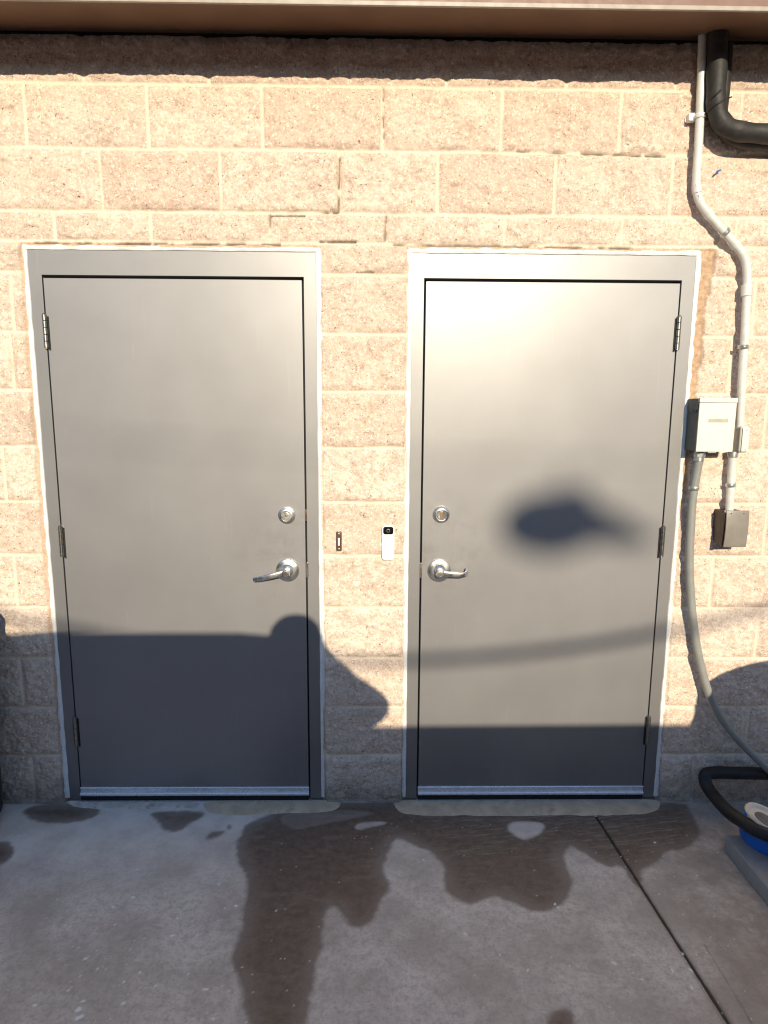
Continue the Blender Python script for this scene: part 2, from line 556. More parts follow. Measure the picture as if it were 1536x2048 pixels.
# ------------------------------------------------------------------ GROUND
def build_ground():
    m = N('stained_concrete')
    wet, pale, joint, spk, brush = (m.attr(k) for k in ('wet', 'pale', 'joint', 'speck', 'brush'))
    n1 = m.noise(4.5, 5, 0.6)
    n2 = m.noise(38, 5, 0.7)
    n3 = m.noise(110, 5, 0.8)
    c = m.mix(m.ramp(n1, 0.3, 0.7), (0.54, 0.475, 0.415), (0.86, 0.775, 0.695))
    c = m.mix(m.ramp(n2, 0.40, 0.70, 0, 0.6), c, (0.44, 0.39, 0.345))
    c = m.mix(m.ramp(n3, 0.52, 0.30, 0, 0.7), c, (0.37, 0.33, 0.295))
    c = m.mix(m.ramp(m.noise(150, 3, 0.7), 0.62, 0.74, 0, 0.6), c, (0.85, 0.80, 0.74))
    c = m.mix(m.math('MULTIPLY', pale, m.ramp(m.noise(9, 4), 0.25, 0.7, 0.5, 1.0)), c, (0.95, 0.88, 0.80))
    # the slab beyond the joint is dirtier
    sepx = m.n('ShaderNodeSeparateXYZ')
    m.l(m.tc, sepx.inputs[0])
    far = m.math('MULTIPLY', m.ramp(sepx.outputs[0], 0.80, 1.1), m.ramp(m.noise(13, 5, 0.65), 0.3, 0.7, 0.15, 0.8))
    c = m.mix(far, c, (0.34, 0.29, 0.24))
    w = m.mix(m.ramp(n2, 0.3, 0.7), (0.14, 0.098, 0.073), (0.235, 0.172, 0.13))
    st = m.ramp(m.noise(60, 5, 0.65, vec=m.rot(-0.16), stretch=(0.14, 1.5, 1), dist=0.3), 0.48, 0.72)
    w = m.mix(m.math('MULTIPLY', st, m.math('MULTIPLY', brush, 0.75)), w, (0.42, 0.37, 0.315))
    st2 = m.ramp(m.noise(34, 4, 0.6, vec=m.rot(-0.95), stretch=(0.2, 1.5, 1), dist=0.3), 0.56, 0.8, 0, 0.3)
    w = m.mix(m.ramp(n3, 0.5, 0.3, 0, 0.5), w, (0.13, 0.10, 0.08))
    w = m.mix(st2, w, (0.31, 0.27, 0.235))
    c = m.mix(wet, c, w)
    c = m.mix(joint, c, (0.035, 0.027, 0.022))
    c = m.mix(spk, c, (0.97, 0.96, 0.94))
    m.set('Base Color', c)
    r = m.mix(wet, m.ramp(n1, 0.3, 0.7, 0.55, 0.7), m.ramp(n2, 0.3, 0.7, 0.42, 0.6))
    m.set('Roughness', r)
    m.set('Specular IOR Level', 0.55)
    m.set('Normal', m.bump(m.math('ADD', n3, m.math('MULTIPLY', m.noise(70, 4), 0.7)), 0.5, 0.0018))

    jA, jB = G(1195, 1637), G(1458, 2048)
    xs = np.unique(np.concatenate([np.arange(-0.7, 2.9, 0.004), np.arange(1.93, 2.06, 0.0018)]).round(5))
    ys = np.arange(-1.5, 0.0001, 0.004)
    ys = np.concatenate([ys, [0.02, 0.08]])
    X, Y = np.meshgrid(xs, ys)
    X, Y = X.astype(np.float32), Y.astype(np.float32)
    warpx = X + 0.020 * (fbm(X, Y, 16, 4, off=9) - 0.5)
    warpy = Y + 0.020 * (fbm(X, Y, 16, 4, off=51) - 0.5)

    def gp(pts):
        return [tuple(G(*p))[:2] for p in pts]
    A = [(500, 1645), (477, 1668), (472, 1702), (480, 1738), (497, 1752), (492, 1795), (482, 1850), (467, 1900), (462, 1926), (475, 1962), (487, 2000), (497, 2060), (505, 2130),
         (600, 2130), (612, 2050), (620, 2000), (630, 1940), (650, 1880), (647, 1830), (668, 1807), (680, 1832), (698, 1850), (720, 1857), (745, 1845), (765, 1800),
         (783, 1778), (769, 1748), (771, 1712), (788, 1676), (799, 1677), (838, 1696), (868, 1710), (888, 1735), (885, 1775), (908, 1800), (948, 1811), (988, 1788), (1018, 1805),
         (1053, 1822), (1088, 1824), (1128, 1810), (1147, 1780), (1138, 1745), (1129, 1715), (1141, 1690), (1168, 1705), (1193, 1725), (1220, 1737), (1240, 1729), (1258, 1762),
         (1285, 1784), (1278, 1738), (1313, 1727), (1334, 1699), (1368, 1701), (1401, 1679), (1396, 1645), (1378, 1618), (1372, 1604), (1000, 1600), (640, 1602), (560, 1618)]
    sd = poly_sd(warpx, warpy, gp(A))
    for P in ([(297, 1622), (415, 1620), (398, 1640), (352, 1666), (326, 1661), (308, 1640)], [(36, 1622), (90, 1606), (165, 1604), (206, 1622), (180, 1641), (110, 1650), (66, 1642)],
              [(-40, 1684), (15, 1684), (33, 1697), (22, 1717), (-5, 1735), (-40, 1740)], [(408, 1674), (425, 1661), (452, 1660), (440, 1672), (420, 1679)], [(452, 1655), (460, 1648), (466, 1655), (458, 1662)],
              [(1092, 2036), (1105, 2018), (1130, 2014), (1150, 2030), (1158, 2070), (1095, 2075)]):
        sd = np.maximum(sd, poly_sd(warpx, warpy, gp(P)))
    wet = sstep(-0.010, 0.012, sd + 0.014 * (fbm(X, Y, 48, 5, 0.6, off=29) - 0.5)) * (0.80 + 0.20 * sstep(0.0, 0.07, sd + 0.04 * (fbm(X, Y, 12, 4, off=37) - 0.5)))
    # dry islands
    for P in ([(1010, 1658), (1022, 1642), (1060, 1640), (1092, 1645), (1085, 1668), (1062, 1674), (1048, 1682), (1030, 1672)], [(706, 1655), (716, 1644), (745, 1643), (775, 1645), (765, 1653), (735, 1654), (715, 1661)],
              [(548, 1640), (600, 1618), (770, 1622), (700, 1640), (640, 1650), (590, 1660)]):
        s2 = poly_sd(warpx, warpy, gp(P))
        k = 0.2 if P[0][0] == 548 else 0.8
        wet = wet * (1 - k * sstep(-0.006, 0.010, s2))
    # the wet skin has dried through in brushed streaks
    hole = sstep(0.60, 0.74, fbm(X * 1.0, Y * 2.6, 15, 4, off=71)) * sstep(0.0, 0.06, sd) * 0.07
    wet = wet * (1 - hole)
    rimline = sstep(0.010, 0.0, np.abs(sd)) * 0.12
    pale = sstep(-0.62, -0.06, Y) * (0.35 + 0.65 * sstep(1.3, 0.2, X)) * sstep(2.1, 1.6, X)
    pale = np.maximum(pale, poly_s := sstep(0.0, 0.02, poly_sd(warpx, warpy, gp([(1010, 1658), (1022, 1642), (1060, 1640), (1092, 1645), (1085, 1668), (1062, 1674), (1048, 1682), (1030, 1672)]))) * 0.9)
    brush = sstep(1.2, 1.5, X) * sstep(0.0, 0.05, sd) * sstep(-0.45, -0.22, Y)
    # control joint
    ex, ey = jB.x - jA.x, jB.y - jA.y
    t = ((X - jA.x) * ex + (Y - jA.y) * ey) / (ex * ex + ey * ey)
    dist = np.abs((X - jA.x) * ey - (Y - jA.y) * ex) / math.hypot(ex, ey)
    dist = dist + 0.003 * (fbm(X, Y, 40, 3, off=4) - 0.5)
    wd = 0.0032 + 0.0016 * fbm(X * 0, Y, 14, 3, off=8)
    joint = sstep(wd + 0.0022, wd - 0.001, dist) * (t > -0.02)
    halo = sstep(0.020, 0.004, dist + 0.01 * (fbm(X, Y, 20, 3, off=66) - 0.5)) * (t > 0) * 0.5
    kA, kB = G(1408, 1888), G(1512, 2060)
    ex, ey = kB.x - kA.x, kB.y - kA.y
    t2 = ((X - kA.x) * ex + (Y - kA.y) * ey) / (ex * ex + ey * ey)
    d2 = np.abs((X - kA.x) * ey - (Y - kA.y) * ex) / math.hypot(ex, ey) + 0.004 * (fbm(X, Y, 30, 3, off=14) - 0.5)
    joint = np.maximum(joint, sstep(0.0028, 0.0006, d2) * ((t2 > 0) & (t2 < 1.4)) * 0.45)
    wet = np.clip(np.maximum(wet, halo * (t < 1.6)) + rimline * 0.0, 0, 1)
    # dropped paint specks
    spk = np.zeros_like(X)
    rs = random.Random(5)
    drops = [(410, 1978, 5.5), (158, 2035, 8), (157, 2018, 6), (165, 2002, 4), (345, 1871, 4.5), (310, 1972, 3.5), (247, 2007, 4), (266, 1795, 3.5), (226, 1814, 3), (170, 1918, 3.5), (195, 1938, 2.5),
             (130, 1850, 2.5), (274, 1739, 3.5), (438, 1769, 3.5), (472, 1812, 4.5), (70, 2010, 4), (280, 1945, 3), (161, 1952, 2.5), (248, 1963, 3), (302, 1990, 2), (355, 1803, 2), (385, 1842, 2.5), (392, 1872, 2.5),
             (931, 1868, 3.5), (1055, 1941, 4), (1228, 1927, 5), (1268, 1910, 4), (1345, 1942, 4.5), (1284, 1959, 2.5), (1383, 1975, 3), (1365, 1904, 3), (1382, 1940, 4), (1110, 1808, 3.5), (1116, 1815, 3), (848, 1720, 3),
             (1310, 1685, 3), (678, 1764, 2), (1000, 1910, 2.5), (972, 1850, 2)]
    for i in range(95):
        drops.append((rs.gauss(290, 130), rs.uniform(1730, 2045), rs.uniform(0.8, 2.1)))
    for i in range(70):
        drops.append((rs.gauss(1330, 110), rs.uniform(1700, 2045), rs.uniform(0.8, 2.0)))
    for i in range(60):
        drops.append((rs.uniform(700, 1420), rs.uniform(1615, 1720), rs.uniform(0.7, 1.5)))
    for i in range(50):
        drops.append((rs.uniform(0, 1500), rs.uniform(1640, 2045), rs.uniform(0.7, 1.4)))
    for (px, py, r) in drops:
        p = G(px, py)
        rr = r * 0.00135
        ix0, ix1 = np.searchsorted(xs, [p.x - rr * 3, p.x + rr * 3])
        iy0, iy1 = np.searchsorted(ys, [p.y - rr * 3, p.y + rr * 3])
        if ix1 <= ix0 or iy1 <= iy0: continue
        sl = (slice(iy0, iy1), slice(ix0, ix1))
        a = rs.uniform(0, 3.1)
        dx, dy = X[sl] - p.x, Y[sl] - p.y
        u, v = dx * math.cos(a) + dy * math.sin(a), -dx * math.sin(a) + dy * math.cos(a)
        d = np.sqrt(u * u + (v * rs.uniform(1.1, 2.0)) ** 2) + rr * 0.9 * (vnoise(X[sl] * 190 + px, Y[sl] * 190) - 0.5)
        spk[sl] = np.maximum(spk[sl], sstep(rr * 1.25 + 0.0012, rr * 0.75, d) * (1.0 if r > 2.0 else 0.75))
    Zg = -0.006 * joint + 0.0022 * (fbm(X, Y, 6, 4, off=15) - 0.5) * sstep(-1.45, -1.2, Y) * sstep(-0.68, -0.5, X) * sstep(2.88, 2.7, X)
    co, q = grid_mesh('ground', X, Y, Zg)
    nb = len(co)
    # the same slab carries on to the horizon
    x0, x1, y0, y1 = xs[0], xs[-1], ys[0], ys[-1]
    F = 120.0
    ring = np.array([[-F, -F, 0], [F, -F, 0], [F, F, 0], [-F, F, 0], [x0, y0, 0], [x1, y0, 0], [x1, y1, 0], [x0, y1, 0]], np.float32)
    rq = np.array([[0, 1, 5, 4], [1, 2, 6, 5], [2, 3, 7, 6], [3, 0, 4, 7]]) + nb
    co = np.concatenate([co, ring]).astype(np.float32)
    q = np.concatenate([q, rq])
    ext = lambda a: np.concatenate([a.ravel(), np.zeros(8)])
    me = mesh_from('ground', co, q, {'wet': ext(wet), 'pale': ext(pale), 'joint': ext(joint), 'speck': ext(spk), 'brush': ext(brush)})
    o = link_mesh('ground', me, m.m, None, True, base=(1.1, 0, 0))
    tag(o, 'grey concrete slab with dark wet stains below the doors', 'ground', kind='structure')


build_ground()


def build_added_asphalt():  # unseen dark asphalt, added to cut bounce light onto wall and doors
    m = N('asphalt')
    c = m.mix(m.ramp(m.noise(60, 5, 0.7), 0.3, 0.7), (0.035, 0.035, 0.036), (0.075, 0.073, 0.07))
    m.set('Base Color', c)
    m.set('Roughness', 0.9)
    m.set('Normal', m.bump(m.noise(150, 4), 0.6, 0.004))
    b = B()
    b.prism([(-60, -2.1, 0.004), (60, -2.1, 0.004), (60, -60, 0.004), (-60, -60, 0.004)], (0, 0, -0.002))
    o = b.done('added_asphalt', m.m, None, smooth=False)
    tag(o, kind='structure')


build_added_asphalt()

# ------------------------------------------------------------------ materials
def door_paint(name, col, rough=0.4, coat=0.4, lockx=None):
    m = N(name)
    c = m.mix(m.ramp(m.noise(3.0, 4, 0.55), 0.3, 0.7), tuple(v * 0.95 for v in col), tuple(v * 1.05 for v in col))
    # faint rubbed marks
    sc = m.math('MULTIPLY', m.ramp(m.noise(6, 4, 0.6, stretch=(9, 1, 0.8), dist=0.3), 0.62, 0.78), m.ramp(m.noise(2.2, 2), 0.40, 0.6, 0, 0.5))
    c = m.mix(sc, c, (0.42, 0.41, 0.39))
    dd = m.math('MULTIPLY', m.ramp(m.noise(26, 4, 0.7), 0.68, 0.8), 0.10)
    c = m.mix(dd, c, (0.20, 0.15, 0.12))
    fn = m.math('MULTIPLY', m.ramp(m.noise(190, 2, 0.6), 0.72, 0.78), m.ramp(m.noise(5, 3), 0.5, 0.7, 0, 0.3))
    c = m.mix(fn, c, (0.6, 0.6, 0.6))
    if lockx is not None:
        # hand grime round the lock set, splash marks at the foot
        vd = m.n('ShaderNodeVectorMath', operation='DISTANCE')
        m.l(m.tc, vd.inputs[0]); vd.inputs[1].default_value = (lockx, 0, 1.03)
        g = m.math('MULTIPLY', m.ramp(vd.outputs['Value'], 0.04, 0.30, 1, 0), m.ramp(m.noise(17, 5, 0.7), 0.42, 0.72, 0, 0.30))
        c = m.mix(g, c, (0.17, 0.145, 0.125))
        sp = m.n('ShaderNodeSeparateXYZ'); m.l(m.tc, sp.inputs[0])
        ft = m.math('MULTIPLY', m.ramp(sp.outputs[2], 0.02, 0.40, 1, 0), m.ramp(m.noise(30, 5, 0.75, stretch=(1.6, 1, 0.35)), 0.45, 0.75, 0, 0.5))
        c = m.mix(ft, c, (0.36, 0.33, 0.30))
        dr = m.math('MULTIPLY', m.ramp(m.noise(22, 3, 0.6, stretch=(2.2, 1, 0.06)), 0.60, 0.74), m.ramp(m.noise(3.1, 2), 0.45, 0.6, 0, 0.18))
        c = m.mix(dr, c, (0.45, 0.43, 0.40))
    m.set('Base Color', c)
    m.set('Roughness', m.ramp(m.noise(5, 5, 0.6), 0.25, 0.75, rough - 0.008, rough + 0.010))
    m.set('Metallic', 0.9)
    m.set('Coat Weight', coat)
    m.set('Coat IOR', 1.78)
    m.set('Coat Roughness', m.ramp(m.noise(4, 4, 0.6), 0.25, 0.75, 0.325, 0.34))
    h = m.math('ADD', m.math('MULTIPLY', m.noise(340, 2, stretch=(0.25, 1, 1)), 0.5), m.math('MULTIPLY', m.noise(9, 3), 0.6))
    m.set('Normal', m.bump(h, 0.12, 0.0006))
    return m.m


PANELS = [door_paint('grey_door_paint', (0.304, 0.297, 0.306), 0.66, 1.0, lx_) for lx_ in (0.385, -0.386)]
FRAME = door_paint('grey_frame_paint', (0.275, 0.270, 0.277), 0.64, 0.9)
CAULK = simple('white_caulk', (0.82, 0.81, 0.80), 0.55, var=0.06, scale=120, bump=0.4, bscale=160, bdist=0.002, dirt=((0.55, 0.50, 0.45), 0.25))
CHROME = simple('satin_chrome', (0.80, 0.785, 0.76), 0.27, 1.0, var=0.05)
STEEL = simple('hinge_steel', (0.33, 0.31, 0.28), 0.34, 1.0, var=0.15, scale=90)
BRASS = simple('keyway_brass', (0.30, 0.21, 0.14), 0.4, 1.0)
ALU = simple('sweep_aluminium', (0.85, 0.85, 0.90), 0.30, 0.45, var=0.05)
BLACKGAP = simple('black_rubber_gap', (0.012, 0.012, 0.014), 0.8)  # rubber black, also used where the hinge recess is only shade
RUBBER = simple('black_rubber', (0.018, 0.017, 0.018), 0.55, bump=0.3, bscale=120, bdist=0.001, dirt=((0.035, 0.03, 0.028), 0.3))
FOAM = simple('black_pipe_insulation', (0.024, 0.022, 0.021), 0.62, bump=0.5, bscale=70, bdist=0.002, dirt=((0.12, 0.11, 0.10), 0.3))
CONDUIT = simple('painted_conduit', (0.72, 0.72, 0.68), 0.36, var=0.06, dirt=((0.35, 0.33, 0.28), 0.35))
PVC = simple('grey_flexible_conduit', (0.29, 0.29, 0.27), 0.45, var=0.05, bump=0.15, bscale=90, dirt=((0.33, 0.31, 0.28), 0.3))
GALV = simple('galvanised_steel', (0.56, 0.56, 0.53), 0.38, 0.8, var=0.12, scale=120)
BOXP = simple('box_enamel_shade', (0.11, 0.115, 0.105), 0.42, var=0.03, dirt=((0.50, 0.48, 0.42), 0.25))  # enamel darkened to put the shade of the sides into its colour
BOXC = simple('box_enamel_lit', (0.80, 0.79, 0.70), 0.40, var=0.03, dirt=((0.52, 0.50, 0.44), 0.2))  # same enamel, lightened for the sunlit front
STICK = simple('blank_sticker', (0.74, 0.73, 0.66), 0.5, var=0.03)
STICKG = simple('faded_sticker_bar', (0.46, 0.45, 0.38), 0.5, var=0.08)
OUTG = simple('grey_outlet_plastic', (0.25, 0.225, 0.195), 0.42, var=0.05)
OUTD = simple('dark_outlet_plastic', (0.05, 0.038, 0.03), 0.5, var=0.1)
BRONZE = simple('bronze_bell_plate', (0.11, 0.062, 0.042), 0.42, 0.35, var=0.2)
WHITEP = simple('white_plastic', (0.86, 0.86, 0.86), 0.3, var=0.02)
BLACKG = simple('black_gloss', (0.008, 0.008, 0.01), 0.12)
LENSR = simple('grey_lens_ring', (0.35, 0.35, 0.36), 0.25, 0.6)
CEMENT = simple('tan_cement', (0.70, 0.56, 0.40), 0.85, var=0.14, scale=14, bump=0.5, bscale=150, bdist=0.002, dirt=((0.42, 0.325, 0.235), 0.75))
CEMENTG = simple('grey_cement', (0.72, 0.65, 0.57), 0.85, var=0.18, scale=20, bump=0.6, bscale=130, bdist=0.002, dirt=((0.26, 0.225, 0.19), 0.8))
SOFFIT = simple('brown_soffit', (0.175, 0.098, 0.062), 0.42, var=0.10, scale=6)
FASCIA = simple('brown_fascia', (0.22, 0.115, 0.085), 0.5, var=0.06)
DRIP = simple('pale_drip_edge', (0.40, 0.345, 0.29), 0.45, var=0.08, dirt=((0.62, 0.56, 0.5), 0.3))
DARKW = simple('eave_shade_black', (0.022, 0.016, 0.014), 0.9)
ROOFM = simple('roof_shingle', (0.10, 0.075, 0.06), 0.9, var=0.3, scale=30, bump=0.6, bscale=60, bdist=0.004)
PADM = simple('grey_pad_plastic', (0.30, 0.31, 0.33), 0.6, var=0.06, bump=0.3, bscale=180, bdist=0.001)
BLUEP = simple('blue_plastic', (0.008, 0.15, 0.66), 0.4, var=0.05)
CREAM = simple('cream_plastic', (0.88, 0.80, 0.66), 0.45, var=0.05, dirt=((0.42, 0.36, 0.28), 0.4))
GREYC = simple('grey_cap_recess', (0.16, 0.15, 0.15), 0.5)
BINM = simple('black_bin_plastic', (0.010, 0.010, 0.012), 0.42, var=0.1)
BLUET = simple('blue_tape', (0.01, 0.12, 0.42), 0.5)

# ------------------------------------------------------------------ DOORS
def caulk(parent, x0, x1, ztop, seed, zbot=0.022):
    """ragged hand-run bead following the frame's outer edge"""
    rs = random.Random(seed)
    bm = bmesh.new()
    def run(p, q, nrm, wide):
        n = int((q - p).length / 0.007)
        prev = None
        k1, k2 = rs.uniform(0, 90), rs.uniform(0, 90)
        for i in range(n + 1):
            t = i / n
            c = p.lerp(q, t)
            u = t * (q - p).length
            nz = float(vnoise(np.array([u * 22 + k1]), np.array([k2]))[0]); nz2 = float(vnoise(np.array([u * 60 + k2]), np.array([k1]))[0])
            nz3 = float(vnoise(np.array([u * 5 + k2]), np.array([k1 + 9]))[0])
            o = wide * (0.55 + 0.6 * nz3 + 0.5 * (nz - 0.5) + 0.35 * (nz2 - 0.5))
            iw = 0.0045 + 0.003 * (nz - 0.5)
            h = 0.004 + 0.003 * nz2
            ring = [bm.verts.new(c + nrm * o + Vector((0, 0.004, 0))), bm.verts.new(c + nrm * o * 0.8 + Vector((0, -h * 0.7, 0))), bm.verts.new(c + nrm * o * 0.35 + Vector((0, -h, 0))),
                    bm.verts.new(c - nrm * iw * 0.5 + Vector((0, -h * 0.55, 0))), bm.verts.new(c - nrm * iw + Vector((0, 0.0015, 0)))]
            if prev:
                for a in range(4):
                    bm.faces.new((prev[a], prev[a + 1], ring[a + 1], ring[a]))
            prev = ring
    run(Vector((x0, 0, zbot)), Vector((x0, 0, ztop + 0.010)), Vector((-1, 0, 0)), 0.0155)
    run(Vector((x1, 0, zbot)), Vector((x1, 0, ztop + 0.010)), Vector((1, 0, 0)), 0.0165)
    run(Vector((x0 - 0.008, -0.0012, ztop)), Vector((x1 + 0.009, -0.0012, ztop)), Vector((0, 0, 1)), 0.0145)
    b = B(); b.bm.free(); b.bm = bm
    return b.done('caulk_bead', CAULK, parent)


def build_door(i, label):
    x0, x1 = DOORS[i]
    fx0, fx1 = x0 - FR_SIDE, x1 + FR_SIDE
    hs = -1 if i == 0 else 1           # hinge side
    root = thing('steel_door', ((x0 + x1) / 2, 0, 0), label, 'door', 'steel doors in the block wall')
    # frame: two jambs and a head with their stops
    fr = B()
    d = 0.0020
    fr.prism([(x, 0, z) for x, z in ((fx0, 0.014), (fx0, FR_TOP), (fx1, FR_TOP), (fx1, 0.014), (x1 + d, 0.014), (x1 + d, DZ1 + 0.0043), (x0 - d, DZ1 + 0.0043), (x0 - d, 0.014))], (0, 0.070, 0), 0.0012)
    fr.box((x0 - d, 0.050, 0.014), (x0 + 0.012, 0.068, DZ1), 0)
    fr.box((x1 - 0.012, 0.050, 0.014), (x1 + d, 0.068, DZ1), 0)
    fro = fr.done('door_frame', FRAME, root)
    bk = B()
    bk.box((x0 - d, 0.0475, 0.012), (x1 + d, 0.0495, DZ1 + 0.004))  # black sheet behind the whole leaf, showing in the gaps
    bk.done('leaf_backing', BLACKGAP, fro, smooth=False)
    caulk(fro, fx0, fx1, FR_TOP, 3 + i)
    th = B()
    th.box((x0 - 0.001, -0.012, 0.0005), (x1 + 0.001, 0.07, 0.0085), 0.002)
    th.done('threshold', ALU, fro)
    # leaf
    gl = 0.0016 if hs < 0 else 0.0042
    gr = 0.0042 if hs < 0 else 0.0016
    lf = B()
    lf.box((x0 + gl, 0.0012, 0.030), (x1 - gr, 0.0455, DZ1 - 0.0052), 0.0016)
    leaf = lf.done('door_leaf', PANELS[i], root)
    # sweep: aluminium extrusion with two ribs, dark brush below
    sw = B()
    prof = [(0.0, 0.066), (-0.005, 0.0665), (-0.0065, 0.064), (-0.005, 0.0615), (-0.0025, 0.060), (-0.0025, 0.046), (-0.006, 0.0445), (-0.0105, 0.041), (-0.0115, 0.036), (-0.009, 0.0315), (-0.004, 0.030), (0.0, 0.030)]
    sx0, sx1 = x0 + gl - 0.0015, x1 - gr + 0.0015
    sw.prism([(sx0, y + 0.0008, z) for y, z in prof], (sx1 - sx0, 0, 0))
    swo = sw.done('door_sweep', ALU, leaf, angle=50)
    br = B()
    br.box((sx0 + 0.002, -0.004, 0.0092), (sx1 - 0.002, 0.002, 0.0298))
    br.done('brush_strip', BLACKGAP, swo, smooth=False)
    # hinges
    hx = x0 - 0.001 if hs < 0 else x1 + 0.001
    for zc in ((1.8305, 1.068, 0.3055) if hs < 0 else (1.8405, 1.0745, 0.310)):
        h = B()
        hh = 0.0575
        zz = zc - hh
        seg = [0.022, 0.0235, 0.024, 0.0235, 0.022]
        for s_ in seg:
            h.lathe((hx, -0.0045, zz + 0.0006), (0, 0, 1), [(0, 0), (0.0072, 0), (0.0082, 0.001), (0.0082, s_ - 0.0018), (0.0072, s_ - 0.0008), (0, s_ - 0.0008)], 20)
            zz += s_
        h.lathe((hx, -0.0045, zc + hh), (0, 0, 1), [(0.0062, 0), (0.0065, 0.002), (0.004, 0.0042), (0, 0.0046)], 16)
        h.lathe((hx, -0.0045, zc - hh), (0, 0, -1), [(0.0062, 0), (0.0065, 0.002), (0.004, 0.0042), (0, 0.0046)], 16)
        hi = h.done('hinge', STEEL, root)
        g = B()
        a, b = (hx + 0.0070, hx + 0.0128) if hs < 0 else (hx - 0.0128, hx - 0.0070)
        g.box((a, -0.0014, zc - hh - 0.008), (b, 0.006, zc + hh - 0.006), 0.0004)
        g.done('hinge_gap_strip', BLACKGAP, hi)  # black strip painted in for the shaded recess beside the knuckles
    # deadbolt
    lx = -hs
    dz = 1.170 if i == 0 else 1.175
    dx = 0.766 if i == 0 else 1.3445
    db = B()
    yv = (0, -1, 0)
    if i == 0:
        db.lathe((dx, 0.0012, dz), yv, [(0.0325, 0), (0.0325, 0.003), (0.0305, 0.0065), (0.029, 0.007), (0.0275, 0.0125), (0.0262, 0.013), (0.024, 0.0185), (0.0205, 0.0195), (0.020, 0.0175), (0.0125, 0.0175), (0.012, 0.0205), (0.0075, 0.0205), (0.007, 0.019), (0, 0.019)])
    else:
        db.lathe((dx, 0.0012, dz), yv, [(0.0325, 0), (0.0325, 0.003), (0.030, 0.010), (0.0265, 0.0165), (0.0225, 0.0185), (0.0215, 0.0185), (0.021, 0.015), (0, 0.015)])
    dbo = db.done('deadbolt', CHROME, leaf, angle=30)
    k = B()
    if i == 0:
        k.lathe((dx, 0.0012 - 0.0185, dz), yv, [(0.0055, 0), (0.0055, 0.0015), (0, 0.0015)], 20)
        k.done('lock_face', STEEL, dbo)
    else:
        k.lathe((dx, 0.0012 - 0.0145, dz), yv, [(0.019, 0), (0.019, 0.002), (0.016, 0.004), (0, 0.004)], 28)
        ko = k.done('lock_cylinder', CHROME, dbo)
        k2 = B()
        k2.box((dx - 0.006, -0.0190, dz - 0.0135), (dx + 0.006, -0.0170, dz + 0.0135), 0.0009)
        k2.done('keyway', BRASS, dbo)
    # lever set
    rz = 0.959
    rx = 0.7655 if i == 0 else 1.3405
    lv = B()
    lv.lathe((rx, 0.0012, rz), yv, [(0.0445, 0), (0.0445, 0.004), (0.042, 0.0085), (0.036, 0.0105), (0.030, 0.0115), (0.024, 0.012), (0.021, 0.016), (0.0175, 0.018), (0.0165, 0.030), (0.0, 0.030)])
    hand = lv.done('lever_handle', CHROME, leaf, angle=30)
    hub = B()
    hub.lathe((rx, -0.028, rz), yv, [(0.013, 0), (0.0135, 0.010), (0.0155, 0.014), (0.0155, 0.030), (0.0135, 0.033), (0.009, 0.0335), (0.0085, 0.032), (0, 0.032)], 28)
    hub.done('lever_hub', CHROME, hand)
    arm = B()
    sg = -1 if i == 0 else 1
    if i == 0:
        pts = [(0.004, -0.050, 0), (0.030, -0.053, -0.004), (0.062, -0.054, -0.012), (0.096, -0.050, -0.020), (0.122, -0.042, -0.026)]
        hts = [0.0125, 0.0115, 0.0105, 0.0098, 0.0085]
    else:
        pts = [(0.004, -0.050, 0), (0.030, -0.053, -0.001), (0.060, -0.053, -0.003), (0.088, -0.050, -0.004), (0.100, -0.036, -0.001), (0.104, -0.014, 0.008)]
        hts = [0.0125, 0.0115, 0.0108, 0.010, 0.0095, 0.0075]
    P = smooth_path([(rx + sg * a, b, rz + c) for a, b, c in pts], 6)
    rings = []
    for j, p in enumerate(P):
        t = (P[min(j + 1, len(P) - 1)] - P[max(j - 1, 0)]).normalized()
        up = Vector((0, 0, 1)); up = (up - t * up.dot(t)).normalized()
        nn = t.cross(up)
        f = j / (len(P) - 1) * (len(hts) - 1)
        kk = min(int(f), len(hts) - 2)
        hh = hts[kk] + (hts[kk + 1] - hts[kk]) * (f - kk)
        th_ = 0.0052
        rings.append([arm.bm.verts.new(p + up * hh * (abs(math.cos(a)) ** 0.6) * (1 if math.cos(a) > 0 else -1) + nn * th_ * (abs(math.sin(a)) ** 0.6) * (1 if math.sin(a) > 0 else -1)) for a in [2 * math.pi * q / 18 for q in range(18)]])
    for a, b in zip(rings, rings[1:]):
        for q in range(18):
            arm.bm.faces.new((a[q], a[(q + 1) % 18], b[(q + 1) % 18], b[q]))
    arm.bm.faces.new(rings[0]); arm.bm.faces.new(rings[-1][::-1])
    arm.done('lever_arm', CHROME, hand, angle=60)
    # strike and bolt showing in the gap
    sx = x1 if i == 0 else x0
    s = B()
    s.box((sx - 0.0035, -0.0010, rz - 0.029), (sx + 0.0060, 0.010, rz + 0.029), 0.0006)
    s.box((sx - 0.0042, 0.000, rz - 0.012), (sx + 0.001, 0.012, rz + 0.010), 0.002)
    s.done('strike_plate', STEEL, fro)
    if i == 0:
        s = B()
        s.box((sx - 0.0030, -0.0006, dz - 0.022), (sx + 0.0016, 0.010, dz + 0.022), 0.0006)
        s.done('bolt_plate', BRASS, fro)
    return root


build_door(0, 'grey steel door hinged on its left side, a ribbed round deadbolt and tapering lever at its right edge')
build_door(1, 'grey steel door hinged on its right side with a keyed deadbolt, beside the wall conduits')

